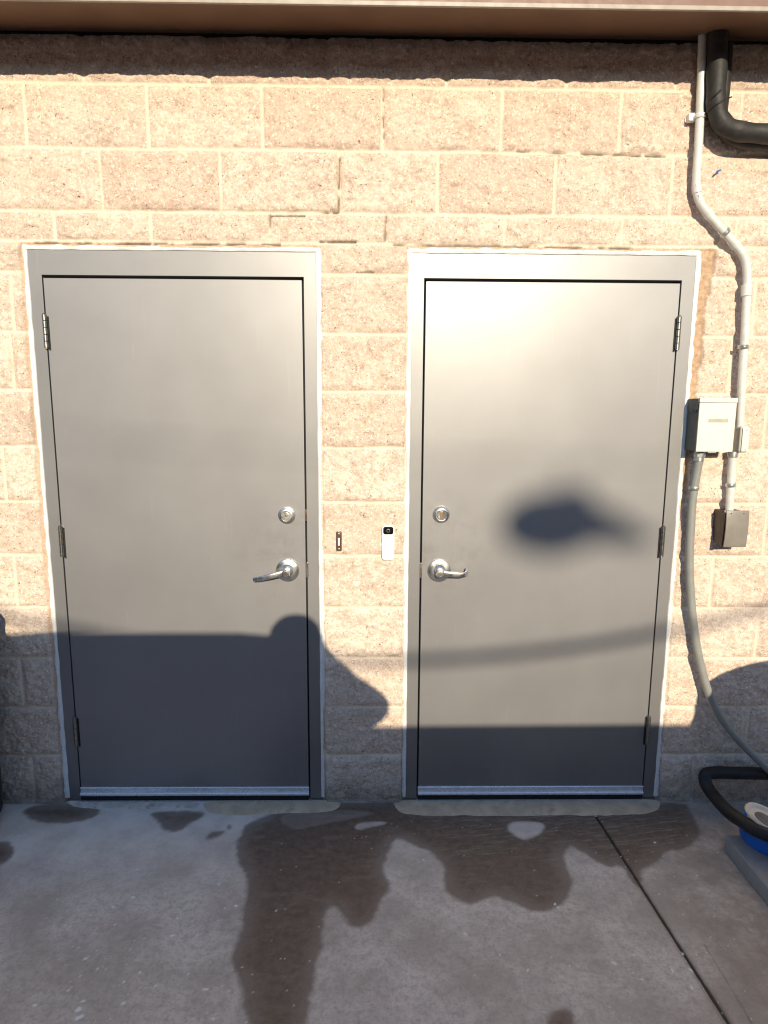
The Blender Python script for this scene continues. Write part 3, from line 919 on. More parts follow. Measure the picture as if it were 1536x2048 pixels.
# cement fillets below the doors
def fillet(name, out, mat, label):
    """out: ground outline points (px); back edge runs along the wall foot"""
    bm = bmesh.new()
    P = [G(*p) for p in out]
    P = smooth_path(P, 6)
    for i_, p_ in enumerate(P):
        q_ = (float(vnoise(np.array([p_.x * 30.0]), np.array([3.3]))[0]) - 0.5) * 0.010 + (float(vnoise(np.array([p_.x * 90.0]), np.array([8.3]))[0]) - 0.5) * 0.005
        P[i_] = p_ + Vector((q_ * 0.5, q_, 0))
    n = len(P)
    rows = 7
    R = []
    for j in range(rows):
        t = j / (rows - 1)
        r = []
        for i, p in enumerate(P):
            u = i / (n - 1)
            back = Vector((P[0].x + (P[-1].x - P[0].x) * u, -0.004, 0))
            c = p.lerp(back, t)
            endf = min(1, u / 0.05, (1 - u) / 0.05)
            h = (0.0003 + 0.0085 * (t ** 0.9)) * (0.3 + 0.7 * endf)
            r.append(bm.verts.new(Vector((c.x, c.y, h if j else -0.002))))
        R.append(r)
    for a, b in zip(R, R[1:]):
        for i in range(n - 1):
            bm.faces.new((a[i], a[i + 1], b[i + 1], b[i]))
    b = B(); b.bm.free(); b.bm = bm
    o = b.done(name, mat, None, angle=80)
    return tag(o, label, 'cement fillet', 'cement fillets at the door sills')


fillet('cement_fillet', [(405, 1604), (412, 1622), (440, 1631), (500, 1632), (560, 1629), (620, 1627), (655, 1625), (678, 1617), (682, 1606)], CEMENT, 'smooth tan cement fillet under the latch side of the left door')
fillet('cement_fillet', [(128, 1600), (150, 1614), (190, 1619), (240, 1617), (300, 1620), (350, 1616), (390, 1618), (404, 1604)], CEMENTG, 'rough grey cement edge under the hinge side of the left door')
fillet('cement_fillet', [(786, 1606), (795, 1626), (830, 1633), (900, 1634), (1000, 1634), (1100, 1633), (1200, 1633), (1290, 1631), (1318, 1623), (1322, 1604)], CEMENT, 'smooth tan cement fillet running the whole width of the right door')

# ------------------------------------------------------------------ bell push and video doorbell
def build_bells():
    r = thing('bell_push', (0.961, -0.008, 1.037), 'small bronze bell push with a white lit button beside the left door', 'doorbell')
    b = B(); b.box((0.9505, -0.018, 1.037), (0.9715, 0.0, 1.110), 0.003)
    b.done('plate', BRONZE, r)
    b = B(); b.box((0.9575, -0.0205, 1.058), (0.9645, -0.0178, 1.088), 0.0012)
    b.done('button', WHITEP, r)
    for z in (1.0455, 1.1015):
        b = B(); b.lathe((0.961, -0.0178, z), (0, -1, 0), [(0.0038, 0), (0.0034, 0.0014), (0, 0.002)], 16)
        b.done('screw', CHROME, r)
    r = thing('video_doorbell', (1.145, -0.008, 1.003), 'white rounded video doorbell with black camera window beside the right door', 'doorbell')
    def rr(x0, x1, z0, z1, rad, y, n=8):
        o = []
        for cx, cz, a0 in ((x1 - rad, z1 - rad, 0), (x0 + rad, z1 - rad, 90), (x0 + rad, z0 + rad, 180), (x1 - rad, z0 + rad, 270)):
            for k in range(n + 1):
                a = math.radians(a0 + 90 * k / n)
                o.append((cx + rad * math.cos(a), y, cz + rad * math.sin(a)))
        return o
    b = B(); b.prism(rr(1.1215, 1.1690, 1.003, 1.137, 0.014, 0.0), (0, -0.024, 0), 0.0025)
    b.done('body', WHITEP, r)
    b = B(); b.prism(rr(1.1265, 1.1645, 1.103, 1.1315, 0.008, -0.0225), (0, -0.0028, 0), 0.0006)
    w = b.done('camera_window', BLACKG, r)
    b = B(); b.lathe((1.1455, -0.0252, 1.117), (0, -1, 0), [(0.0068, 0), (0.0066, 0.001), (0.0050, 0.0012), (0.0046, 0.0004), (0.0046, 0.0001)], 28)
    b.done('lens_ring', LENSR, w)
    b = B(); b.box((1.1385, -0.0248, 1.020), (1.1520, -0.0236, 1.0205), 0.0)
    b.done('button_seam', LENSR, r)


build_bells()

# ------------------------------------------------------------------ services at the right
def strap(parent, c, t, r, mat=GALV, side=1, w=0.014):
    """one-hole strap round a tube at c with axis t"""
    t = Vector(t).normalized()
    s = B()
    n = Vector((0, -1, 0)); n = (n - t * n.dot(t)).normalized()
    x = t.cross(n) * side
    if x.x * side < 0: x = -x
    ro = r + 0.0022
    for off, ww in ((0.0, w),):
        ring = []
        for k in range(25):
            a = math.radians(-100 + 200 * k / 24)
            d = n * math.cos(a) + x * math.sin(a)
            ring.append(d)
        for sgn in (0,):
            prev = None
            for d in ring:
                q = [s.bm.verts.new(Vector(c) + d * ro - t * ww / 2), s.bm.verts.new(Vector(c) + d * (ro + 0.0022) - t * ww * 0.15), s.bm.verts.new(Vector(c) + d * (ro + 0.0005)), s.bm.verts.new(Vector(c) + d * (ro + 0.0022) + t * ww * 0.15), s.bm.verts.new(Vector(c) + d * ro + t * ww / 2)]
                if prev:
                    for a in range(4):
                        s.bm.faces.new((prev[a], prev[a + 1], q[a + 1], q[a]))
                prev = q
    so_ = s.done('pipe_strap', mat, parent, angle=60)
    s = B()
    e = Vector(c) + x * (ro + 0.009)
    yb = -0.012
    s.box((e.x - 0.012, yb - 0.003, e.z - 0.008), (e.x + 0.010, yb, e.z + 0.008), 0.0012)
    s.lathe((e.x + 0.001, yb - 0.003, e.z), (0, -1, 0), [(0.0045, 0), (0.0042, 0.002), (0, 0.0035)], 14)
    s.done('strap_foot', mat, so_, angle=60)
    return so_


def build_services():
    YC = -0.040
    # painted rigid conduit from the eave down to the conduit body
    top = W(1404, 66, YC)
    r = thing('rigid_conduit', (top.x, YC, 1.5), 'painted steel conduit dropping from the eave and jogging right beside the right door', 'conduit')
    pix = [(1406, 52), (1404, 120), (1402, 180), (1399, 250), (1396, 310), (1393, 352), (1393, 378), (1399, 402), (1414, 425), (1436, 450), (1458, 475), (1478, 498), (1490, 519), (1494, 545), (1494, 575), (1492, 620), (1489, 680), (1485, 740), (1482, 800), (1479, 862)]
    pts = [W(x, y, YC) for x, y in pix]
    b = B(); b.tube(pts, 0.0140, 20)
    b.done('pipe', CONDUIT, r, angle=70)
    for (p, q, rr) in (((1493, 570), (1492, 592), 0.0172), ((1412, 421), (1421, 433), 0.0166), ((1466, 484), (1474, 493), 0.0166), ((1393, 372), (1394, 386), 0.0160)):
        b = B(); b.tube([W(*p, YC), W(*q, YC)], rr, 20, sub=3)
        b.done('coupling', CONDUIT, r)
    for p, q, s_ in (((1400, 233), (1399, 250), -1), ((1450, 466), (1458, 475), 1), ((1486, 694), (1485, 710), 1)):
        strap(r, W(*p, YC), W(*p, YC) - W(*q, YC), 0.0148, WHITEP if p[1] == 233 else GALV, s_)
    # tie head of the white strap
    c = W(1384, 234, -0.03)
    b = B(); b.box((c.x - 0.012, -0.034, c.z - 0.013), (c.x + 0.014, -0.010, c.z + 0.013), 0.004)
    b.done('strap_foot', WHITEP, r)
    lb0, lb1 = W(1479, 852, YC), W(1471, 905, YC)
    b = B(); b.box((lb1.x - 0.006, YC - 0.034, lb1.z), (lb0.x + 0.024, YC + 0.022, lb0.z), 0.010, 4)
    body = b.done('conduit_body', BOXC, r)
    b = B(); b.box((lb1.x - 0.001, YC - 0.0375, lb1.z + 0.006), (lb0.x + 0.019, YC - 0.0335, lb0.z - 0.006), 0.0015)
    b.done('body_cover', BOXC, body)
    for z in (lb1.z + 0.013, lb0.z - 0.013):
        b = B(); b.lathe((lb1.x + 0.012, YC - 0.0372, z), (0, -1, 0), [(0.0035, 0), (0.003, 0.0015), (0, 0.002)], 12)
        b.done('cover_screw', GALV, body)
    # printed band on the upper bend
    bl = B()
    for (p, q) in (((1389, 372), (1389.5, 376)), ((1390, 381), (1392, 388)), ((1393, 392), (1396, 399)), ((1398, 403), (1400, 406))):
        A, C = W(*p, YC), W(*q, YC)
        mid = (A + C) / 2
        L = (A - C).length
        d = (A - C).normalized()
        ang = math.atan2(d.x, d.z)
        bl.box((mid.x - 0.003, YC - 0.0130, mid.z - L / 2), (mid.x + 0.001, YC - 0.0095, mid.z + L / 2), 0, rot=Matrix.Rotation(ang, 4, 'Y') @ Matrix.Rotation(math.radians(35), 4, 'Z'))
    bl.done('printed_band', simple('ink_green', (0.06, 0.075, 0.055), 0.6), r, smooth=False)

    # conduit from the body down to the outlet
    r = thing('outlet_conduit', (W(1457, 1015, YC).x, YC, 1.2), 'short pale conduit joining the box to the weatherproof outlet', 'conduit')
    p0, p1 = W(1466, 903, YC), W(1458, 1030, YC)
    b = B(); b.tube([p0, p1], 0.0142, 20, sub=6)
    b.done('pipe', CONDUIT, r)
    b = B(); b.tube([W(1466, 903, YC), W(1465, 914, YC)], 0.0185, 20, sub=3)
    b.done('locknut', GALV, r)
    strap(r, W(1461, 970, YC), p0 - p1, 0.0142, GALV, 1)

    # junction box
    bx0, bx1, bz0, bz1, by = 2.241, 2.3735, 1.422, 1.6085, -0.095
    r = thing('junction_box', ((bx0 + bx1) / 2, 0, bz0), 'pale grey electrical box with a flat lid and worn blank sticker', 'electrical box')
    b = B(); b.box((bx0, by + 0.006, bz0), (bx1, -0.004, bz1), 0.002)
    b.done('case', BOXP, r)
    b = B(); b.box((bx0 - 0.001, by, bz0 - 0.001), (bx1 - 0.002, by + 0.0058, bz1 - 0.016), 0.0012)
    b.box((bx0 - 0.001, by, bz1 - 0.0145), (bx1 + 0.001, by + 0.012, bz1 + 0.002), 0.0015)
    lid = b.done('lid', BOXC, r)
    b = B(); b.box((bx0 + 0.030, by - 0.0010, bz0 + 0.100), (bx0 + 0.104, by + 0.001, bz0 + 0.140), 0.0003)
    st = b.done('sticker', STICK, lid)
    b = B(); b.box((bx0 + 0.034, by - 0.0016, bz0 + 0.103), (bx0 + 0.104, by - 0.0004, bz0 + 0.116), 0.0002)
    b.done('sticker_bar', STICKG, st)
    b = B()
    b.prism([(bx0 - 0.0025, by + 0.010, bz1 - 0.002), (bx0 - 0.0025, -0.010, bz1 - 0.002), (bx0 - 0.0025, -0.010, bz1 - 0.040), (bx0 - 0.0025, -0.040, bz1 - 0.050), (bx0 - 0.0025, -0.068, bz1 - 0.050), (bx0 - 0.0025, by + 0.010, bz1 - 0.036)], (0.003, 0, 0), 0.0006)
    b.lathe((bx0 - 0.0022, -0.055, bz1 - 0.042), (-1, 0, 0), [(0.004, 0), (0.0036, 0.002), (0, 0.003)], 12)
    b.done('latch_flap', BOXP, r)
    b = B(); b.box((bx0 + 0.045, by + 0.004, bz0 - 0.006), (bx0 + 0.075, by + 0.016, bz0 + 0.001), 0.001)
    b.done('hasp', GALV, r)

    # grey flexible conduit
    pix = [(1400, 902, -0.050), (1397, 925, -0.050), (1391, 960, -0.047), (1385, 1000, -0.044), (1381, 1060, -0.042), (1379, 1120, -0.042), (1381, 1180, -0.043), (1386, 1240, -0.045), (1395, 1300, -0.047), (1408, 1355, -0.050),
           (1422, 1398, -0.054), (1442, 1436, -0.060), (1470, 1472, -0.068), (1503, 1507, -0.078), (1545, 1546, -0.09), (1590, 1580, -0.11), (1640, 1600, -0.13)]
    pts = [W(x, y, d) for x, y, d in pix]
    r = thing('flexible_conduit', (pts[5].x, -0.04, 0.2), 'grey flexible conduit hanging from the electrical box and curving off right', 'conduit')
    b = B(); b.tube(pts, 0.0150, 20)
    b.done('pipe', PVC, r, angle=70)
    b = B(); b.tube([W(1400, 903, -0.05), W(1398.5, 914, -0.05)], 0.0215, 8, sub=3)
    b.tube([W(1398.5, 913, -0.05), W(1397, 922, -0.05)], 0.0180, 24, sub=3)
    b.done('connector', GALV, r)
    strap(r, W(1388, 976, -0.046), pts[2] - pts[4], 0.0150, GALV, 1)

    # weatherproof outlet with its bubble cover
    ox0, ox1, oz0, oz1, oy = 2.372, 2.452, 1.074, 1.205, -0.088
    r = thing('weatherproof_outlet', ((ox0 + ox1) / 2, 0, oz0), 'outdoor outlet under a brown sided bubble cover with grey face', 'outlet')
    b = B()
    b.prism([(ox0 - 0.0, -0.002, oz0 + 0.012), (ox0, -0.060, oz0), (ox0, -0.080, oz0 + 0.004), (ox0, -0.086, oz1 - 0.003), (ox0, -0.002, oz1 - 0.004)], (ox1 - ox0 - 0.001, 0, 0), 0.003)
    b.done('box', OUTD, r)
    b = B()
    n = 12
    R1, R2 = [], []
    for k in range(n + 1):
        z = oz0 - 0.002 + (oz1 + 0.003 - oz0 + 0.002) * k / n
        yy = -0.086 - 0.009 * math.sin(math.pi * (0.15 + 0.7 * k / n))
        R1.append((yy, z)); R2.append((yy + 0.005, z))
    b.prism([(ox0 + 0.001, y, z) for y, z in R1 + R2[::-1]], (ox1 - ox0 + 0.003, 0, 0), 0.0012)
    lid = b.done('cover', OUTG, r, angle=30)
    for x in (ox0 + 0.018, ox1 - 0.016):
        b = B(); b.lathe((x, -0.0905, oz1 - 0.008), (0, -1, 0), [(0.0026, 0), (0.0022, 0.0012), (0, 0.0016)], 12)
        b.done('screw', OUTD, lid)
    b = B(); b.lathe((ox0 - 0.001, -0.082, oz1 - 0.001), (1, 0, 0), [(0, 0), (0.005, 0.0005), (0.005, 0.012), (0, 0.0125)], 14)
    b.done('hinge_pin', GALV, r)
    b = B()
    b.box((ox0 + 0.000, -0.088, oz0 - 0.006), (ox0 + 0.016, -0.070, oz0 + 0.004), 0.002)
    b.box((ox0 + 0.003, -0.090, oz0 + 0.002), (ox0 + 0.010, -0.084, oz0 + 0.014), 0.001)
    b.done('catch', RUBBER, r)

    # insulated black pipe under the eave
    yv = -0.070
    P = [W(1436, 40, yv), W(1435, 100, yv), W(1433, 160, yv), W(1432, 200, yv), W(1437, 232, yv), W(1452, 253, yv), W(1480, 263, yv), W(1520, 267, yv), W(1580, 271, yv), W(1700, 279, yv)]
    r = thing('insulated_pipe', (P[3].x, yv, P[6].z), 'black foam insulated pipe dropping from the eave and turning right', 'pipe')
    b = B(); b.tube(P, 0.031, 28, rfun=lambda t: 0.0305 + 0.0012 * math.sin(t * 40))
    b.done('insulation', FOAM, r, angle=70)
    Q = [W(1452, 90, -0.035), W(1446, 180, -0.035), W(1442, 232, -0.035), W(1456, 270, -0.035), W(1490, 284, -0.035), W(1545, 289, -0.035), W(1700, 300, -0.035)]
    b = B(); b.tube(Q, 0.022, 24)
    b.done('second_line', FOAM, r, angle=70)
    for (p, q) in (((1412, 224), (1452, 200)), ((1413, 206), (1440, 182))):
        A, C = W(*p, yv), W(*q, yv)
        cen = (A + C) / 2
        ax = (C - A).normalized()
        b = B()
        ring = []
        for k in range(25):
            a = 2 * math.pi * k / 24
            ring.append(Vector((cen.x, cen.y, cen.z)) + (ax * (A - C).length * 0.5 * math.cos(a)) * 0.86 + Vector((0, -1, 0)) * 0.0325 * math.sin(a))
        b.tube(ring, 0.0028, 8, cap=False, sub=0)
        if p[1] == 224:
            b.tube([C + Vector((-0.004, -0.01, -0.002)), C + Vector((0.012, -0.014, 0.004))], 0.0022, 8, sub=2)
        b.done('cable_tie', RUBBER, r)

    # scrap of blue tape
    c = W(1434, 345, -0.012)
    b = B()
    b.prism([(c.x - 0.012, -0.020, c.z - 0.008), (c.x - 0.006, -0.022, c.z + 0.003), (c.x + 0.009, -0.020, c.z + 0.008), (c.x + 0.011, -0.020, c.z + 0.004), (c.x, -0.021, c.z - 0.001), (c.x - 0.008, -0.020, c.z - 0.009)], (0, 0.0008, 0))
    o = b.done('tape_scrap', BLUET, None, smooth=False)
    tag(o, 'tiny scrap of blue tape stuck on the blocks below the black pipe', 'tape')


build_services()

# ------------------------------------------------------------------ things on the slab at the right and left
def build_floor_things():
    # equipment pad
    r = B()
    r.box((2.356, -1.15, 0.0), (3.05, -0.30, 0.062), 0.008, 3)
    o = r.done('equipment_pad', PADM, None)
    tag(o, 'low grey rectangular pad on the concrete at the right edge', 'equipment pad')
    # canister on it
    cx, cy = 2.512, -0.335
    r = thing('blue_canister', (cx, cy, 0.062), 'squat blue canister with a cream cap standing on the grey pad', 'canister')
    b = B(); b.lathe((cx, cy, 0.062), (0, 0, 1), [(0, 0), (0.103, 0), (0.108, 0.006), (0.106, 0.050), (0.100, 0.058), (0.0, 0.058)], 56)
    b.done('tub', BLUEP, r)
    tilt = Vector((0.30, -0.12, 1)).normalized()
    cc = G(1534, 1634, 0.168)
    b = B(); b.lathe(cc - tilt * 0.052, tilt, [(0, 0), (0.050, 0), (0.052, 0.030), (0.066, 0.038), (0.071, 0.043), (0.071, 0.049), (0.067, 0.054), (0.060, 0.051), (0.052, 0.043), (0.040, 0.040), (0.0, 0.039)], 56)
    cap = b.done('cap', CREAM, r)
    b = B(); b.lathe(cc - tilt * 0.014, tilt, [(0.037, 0), (0.035, 0.004), (0.020, 0.007), (0.0, 0.008)], 40)
    b.done('cap_recess', GREYC, cap)
    # black hose
    pts = [W(1760, 1550, -0.07), W(1640, 1549, -0.066), W(1536, 1547, -0.062), W(1470, 1546, -0.060), W(1432, 1545, -0.058), W(1411, 1550, -0.064), W(1413, 1570, -0.085),
           W(1428, 1592, -0.135), G(1455, 1622, 0.128), G(1483, 1642, 0.146), G(1512, 1660, 0.148), Vector((2.462, -0.448, 0.148)), Vector((2.52, -0.475, 0.148)), Vector((2.62, -0.46, 0.146)), Vector((2.75, -0.40, 0.12)), Vector((2.9, -0.40, 0.095)), Vector((3.1, -0.5, 0.09))]
    b = B(); b.tube(pts, 0.0235, 22)
    o = b.done('rubber_hose', RUBBER, None, angle=70)
    tag(o, 'thick black hose bent along the wall foot and over the blue canister', 'hose')
    # bin at the left edge
    bx, by = -0.481, -0.150
    r = thing('trash_bin', (bx, by, 0), 'black plastic bin standing against the blocks at the far left', 'bin')
    b = B(); b.lathe((bx, by, 0), (0, 0, 1), [(0, 0.030), (0.150, 0.030), (0.157, 0.040), (0.172, 0.74), (0.172, 0.75), (0.160, 0.75), (0.146, 0.05), (0, 0.05)], 56)
    b.done('barrel', BINM, r)
    for k in range(4):
        a = math.pi / 4 + k * math.pi / 2
        b = B(); b.lathe((bx + 0.11 * math.cos(a) - 0.009, by + 0.11 * math.sin(a), 0.016), (1, 0, 0), [(0, 0), (0.016, 0), (0.016, 0.018), (0, 0.018)], 18)
        b.done('caster', BINM, r)
    b = B(); b.lathe((bx, by, 0), (0, 0, 1), [(0.172, 0.738), (0.183, 0.742), (0.184, 0.80), (0.174, 0.815), (0.12, 0.83), (0, 0.838)], 56)
    b.done('lid', BINM, r)
    b = B(); b.tube([G(-30, 1612, 0.004), G(-5, 1600, 0.006), G(8, 1588, 0.014), G(20, 1574, 0.03)], 0.0016, 8)
    o = b.done('loose_wire', WHITEP, None)
    tag(o, 'thin white wire lying on the slab at the far left below the bin', 'wire')


build_floor_things()

# ------------------------------------------------------------------ eave
def build_eave():
    xa, xb = -1.9, 4.4
    zi, zo, yo = 2.801, 2.7478, -0.2545
    r = thing('roof_eave', (1.1, 0, 2.75), 'brown metal eave with a pale drip edge above the block wall', 'eave')
    b = B()
    b.prism([(xa, 0.10, zi + 0.021), (xa, yo + 0.004, zo + 0.001), (xa, yo + 0.004, zo + 0.008), (xa, 0.10, zi + 0.030)], (xb - xa, 0, 0))
    b.done('soffit', SOFFIT, r, smooth=False)
    b = B()
    b.prism([(xa, yo - 0.006, zo), (xa, yo + 0.003, zo), (xa, yo + 0.003, zo + 0.013), (xa, yo - 0.006, zo + 0.013)], (xb - xa, 0, 0), 0.0015)
    b.done('drip_edge', DRIP, r)
    b = B()
    b.box((xa, yo - 0.002, zo + 0.0135), (xb, yo + 0.018, zo + 0.17), 0.001)
    b.done('fascia', FASCIA, r)
    b = B()
    b.prism([(xa, yo - 0.03, zo + 0.171), (xa, 1.6, zo + 0.171 + 1.85 * 0.21), (xa, 1.6, zo + 0.195 + 1.85 * 0.21), (xa, yo - 0.03, zo + 0.195)], (xb - xa, 0, 0))
    b.done('roof_sheet', ROOFM, r, smooth=False)
    b = B()
    b.box((-1.7, 0.012, 2.765), (4.3, 0.08, 2.83))  # added black board, stands for the deep shade at the wall top
    b.done('eave_shade_board', DARKW, r, smooth=False)


build_eave()

# ------------------------------------------------------------------ unseen shadow casters behind the camera, shaped to fit the shadows on the wall
LX, LZ = -0.105, -0.335          # sunlight travels (LX, 1, LZ) towards the wall

def build_truck():
    M_BODY = simple('truck_paint', (0.04, 0.045, 0.06), 0.25, var=0.03)
    M_GLASS = simple('truck_glass', (0.02, 0.025, 0.03), 0.06)
    M_TYRE = simple('tyre_rubber', (0.02, 0.02, 0.02), 0.8)
    M_RIM = simple('wheel_rim', (0.5, 0.5, 0.5), 0.3, 1.0)
    M_RED = simple('tail_lamp_red', (0.4, 0.01, 0.01), 0.2)
    M_CLR = simple('head_lamp_clear', (0.7, 0.7, 0.7), 0.1)
    y0, y1 = -3.25, -5.15
    r = thing('pickup_truck', (0.9, -4.2, 0), 'dark crew cab pickup truck parked behind the viewer facing left', 'truck')
    b = B()
    low = [(-2.55, 0.52), (-2.60, 0.75), (-2.52, 1.05), (-1.45, 1.19), (1.10, 1.19), (1.16, 1.418), (3.42, 1.432), (3.45, 1.36), (3.45, 0.60), (3.35, 0.50)]
    b.prism([(x, y0, z) for x, z in low], (0, y1 - y0, 0), 0.02)
    b.done('body', M_BODY, r)
    b = B()
    cab = [(-1.42, 1.18), (-0.62, 1.76), (-0.40, 1.808), (0.92, 1.812), (1.12, 1.795), (1.20, 1.74), (1.24, 1.18)]
    t = bmesh.new()
    f = t.faces.new([t.verts.new((x, y0 + 0.04, z)) for x, z in cab])
    e = bmesh.ops.extrude_face_region(t, geom=[f])
    bmesh.ops.translate(t, vec=(0, y1 - y0 - 0.08, 0), verts=[g for g in e['geom'] if isinstance(g, bmesh.types.BMVert)])
    for v in t.verts:
        if v.co.z > 1.5:
            v.co.y += -0.06 if v.co.y > -4.2 else 0.06
    bmesh.ops.recalc_face_normals(t, faces=t.faces)
    bmesh.ops.bevel(t, geom=t.edges[:], offset=0.02, segments=2, affect='EDGES', profile=0.5)
    b._add(t)
    b.done('cab', M_BODY, r)
    for ys in (y0 + 0.012, y1 - 0.012):
        s = 1 if ys > -4.2 else -1
        for q in ([(-1.0, 1.25), (-0.55, 1.68), (0.12, 1.70), (0.12, 1.25)], [(0.20, 1.25), (0.20, 1.70), (0.90, 1.69), (1.0, 1.25)]):
            b = B()
            b.prism([(x, ys - s * (z - 1.18) * 0.13 - s * 0.028 + s * 0.003, z) for x, z in q], (0, s * 0.006, 0))
            b.done('side_window', M_GLASS, r, smooth=False)
    b = B(); b.prism([(-1.30, -3.42, 1.278), (-0.68, -3.46, 1.728), (-0.68, -4.94, 1.728), (-1.30, -4.98, 1.278)], (-0.02, 0, 0.028))
    b.done('windscreen', M_GLASS, r, smooth=False)
    for x in (-1.65, 2.35):
        for ys, s in ((y0, 1), (y1, -1)):
            w = B(); w.lathe((x, ys - s * 0.24, 0.39), (0, s, 0), [(0.22, 0), (0.36, 0.0), (0.39, 0.03), (0.39, 0.22), (0.36, 0.25), (0.22, 0.25)], 40)
            ty = w.done('wheel', M_TYRE, r)
            w = B(); w.lathe((x, ys - s * 0.24, 0.39), (0, s, 0), [(0.225, 0.05), (0.225, 0.235), (0.18, 0.215), (0.08, 0.235), (0, 0.24)], 40)
            w.done('rim', M_RIM, ty)
    for y in (-3.5, -4.9):
        b = B(); b.box((3.44, y - 0.09, 0.98), (3.465, y + 0.09, 1.30), 0.008); b.done('tail_lamp', M_RED, r)
        b = B(); b.box((-2.60, y - 0.16, 0.82), (-2.55, y + 0.16, 0.98), 0.01); b.done('headlight', M_CLR, r)


build_truck()


def build_person():
    m = N('person_surface')
    sep = m.n('ShaderNodeSeparateXYZ'); m.l(m.tc, sep.inputs[0])
    z = sep.outputs[2]; y = sep.outputs[1]
    skin, shirt, jean, shoe = (0.48, 0.30, 0.22), (0.07, 0.10, 0.16), (0.03, 0.045, 0.09), (0.03, 0.03, 0.03)
    c = m.mix(m.ramp(z, 0.90, 0.91), jean, shirt)
    c = m.mix(m.ramp(z, 0.07, 0.08), shoe, c)
    c = m.mix(m.ramp(z, 1.485, 1.495), c, skin)
    hand = m.math('MULTIPLY', m.ramp(y, 0.27, 0.28), m.ramp(z, 1.0, 1.01))
    c = m.mix(hand, c, skin)
    m.set('Base Color', c); m.set('Roughness', 0.8)
    r0 = Vector((1.085, -2.80, 0))
    r = thing('person', r0, 'person in blue jacket and jeans holding up a phone, shadow falling on left door', 'person')
    V, E, R = [], [], []
    def add(p, rad, par=None):
        V.append(r0 + Vector(p)); R.append(rad)
        if par is not None: E.append((par, len(V) - 1))
        return len(V) - 1
    pel = add((0, 0, 0.93), 0.225)
    bel = add((0, 0.00, 1.10), 0.300, pel)
    che = add((0, -0.01, 1.28), 0.285, bel)
    upc = add((0, -0.01, 1.425), 0.172, che)
    nk = add((0, 0.0, 1.50), 0.125, upc)
    n2 = add((0, 0.012, 1.545), 0.098, nk)
    jaw = add((0, 0.035, 1.585), 0.072, n2)
    mid = add((0, 0.022, 1.635), 0.090, jaw)
    crn = add((0, 0.01, 1.675), 0.066, mid)
    for s in (-1, 1):
        sh = add((s * 0.170, 0.0, 1.430), 0.092, upc)
        el = add((s * 0.300, 0.150, 1.262), 0.085, sh)
        wr = add((s * 0.125 + 0.005, 0.300, 1.385), 0.040, el)
        pa = add((s * 0.075 + 0.005, 0.335, 1.445), 0.030, wr)
        for k in range(4):
            a = add((s * 0.062 + 0.008, 0.352, 1.425 + 0.020 * k), 0.010, pa)
            bq = add((s * 0.044 + 0.009, 0.372 - 0.002 * k, 1.425 + 0.021 * k), 0.0085, a)
            add((s * 0.030 + 0.009, 0.372, 1.427 + 0.021 * k), 0.0078, bq)
        th = add((s * 0.070 + 0.008, 0.355, 1.410), 0.012, pa)
        add((s * 0.046 + 0.009, 0.362, 1.420), 0.009, th)
        hp = add((s * 0.095, 0, 0.86), 0.098, pel)
        kn = add((s * 0.11, 0.02, 0.48), 0.062, hp)
        an = add((s * 0.12, -0.02, 0.09), 0.043, kn)
        to = add((s * 0.135, 0.13, 0.035), 0.035, an)
    me = bpy.data.meshes.new('body_src')
    me.from_pydata([tuple(v) for v in V], E, [])
    o = bpy.data.objects.new('body_src', me)
    COL.objects.link(o)
    sk = o.modifiers.new('skin', 'SKIN')
    for i, d in enumerate(me.skin_vertices[0].data):
        d.radius = (R[i], R[i] * (0.72 if i in (pel, bel, che, upc) else 1.0))
        d.use_root = (i == pel)
    ss = o.modifiers.new('sub', 'SUBSURF'); ss.levels = 2; ss.render_levels = 2
    dg = bpy.context.evaluated_depsgraph_get()
    ev = o.evaluated_get(dg)
    nm = bpy.data.meshes.new_from_object(ev)
    bpy.data.objects.remove(o)
    nm.name = 'body'
    link_mesh('body', nm, m.m, r)
    # face and hair
    h = B()
    c0 = r0 + Vector((0, 0.0, 1.625))
    for (ax, prof) in (((0, -0.25, 1), [(0.094, -0.02), (0.099, 0.02), (0.095, 0.05), (0.075, 0.078), (0.04, 0.094), (0, 0.098)]),):
        h.lathe(c0 + Vector((0, -0.005, -0.012)), ax, prof, 32)
    h.done('hair', simple('dark_hair', (0.03, 0.02, 0.015), 0.6, bump=0.5, bscale=120), r)
    for s in (-1, 1):
        e = B(); e.lathe(r0 + Vector((s * 0.032, 0.100, 1.628)), (0, 1, 0), [(0.011, 0), (0.009, 0.007), (0, 0.011)], 16)
        e.done('eye', simple('eye_white', (0.6, 0.6, 0.6), 0.2), r)
        e = B(); e.lathe(r0 + Vector((s * 0.092, 0.01, 1.615)), (s, 0.2, 0), [(0.012, 0), (0.026, 0.006), (0.022, 0.012), (0, 0.010)], 16)
        e.done('ear', simple('ear_skin', (0.48, 0.30, 0.22), 0.7), r)
    e = B(); e.prism([r0 + Vector(p) for p in ((-0.012, 0.104, 1.59), (0.012, 0.104, 1.59), (0.006, 0.108, 1.628), (-0.006, 0.108, 1.628))], (0, 0.020, -0.004), 0.004)
    e.done('nose', simple('nose_skin', (0.48, 0.30, 0.22), 0.7), r)
    e = B(); e.box(r0 + Vector((-0.024, 0.098, 1.563)), r0 + Vector((0.024, 0.108, 1.573)), 0.004)
    e.done('mouth', simple('lip_skin', (0.40, 0.18, 0.15), 0.6), r)
    # the phone it holds
    p = thing('smartphone', (CAM.x, CAM.y - 0.013, CAM.z - 0.14), 'black phone held upright in front of the photographer', 'phone')
    b = B(); b.box((CAM.x - 0.060, CAM.y - 0.019, CAM.z - 0.148), (CAM.x + 0.012, CAM.y - 0.0105, CAM.z + 0.005), 0.004)
    b.done('case', BLACKG, p)
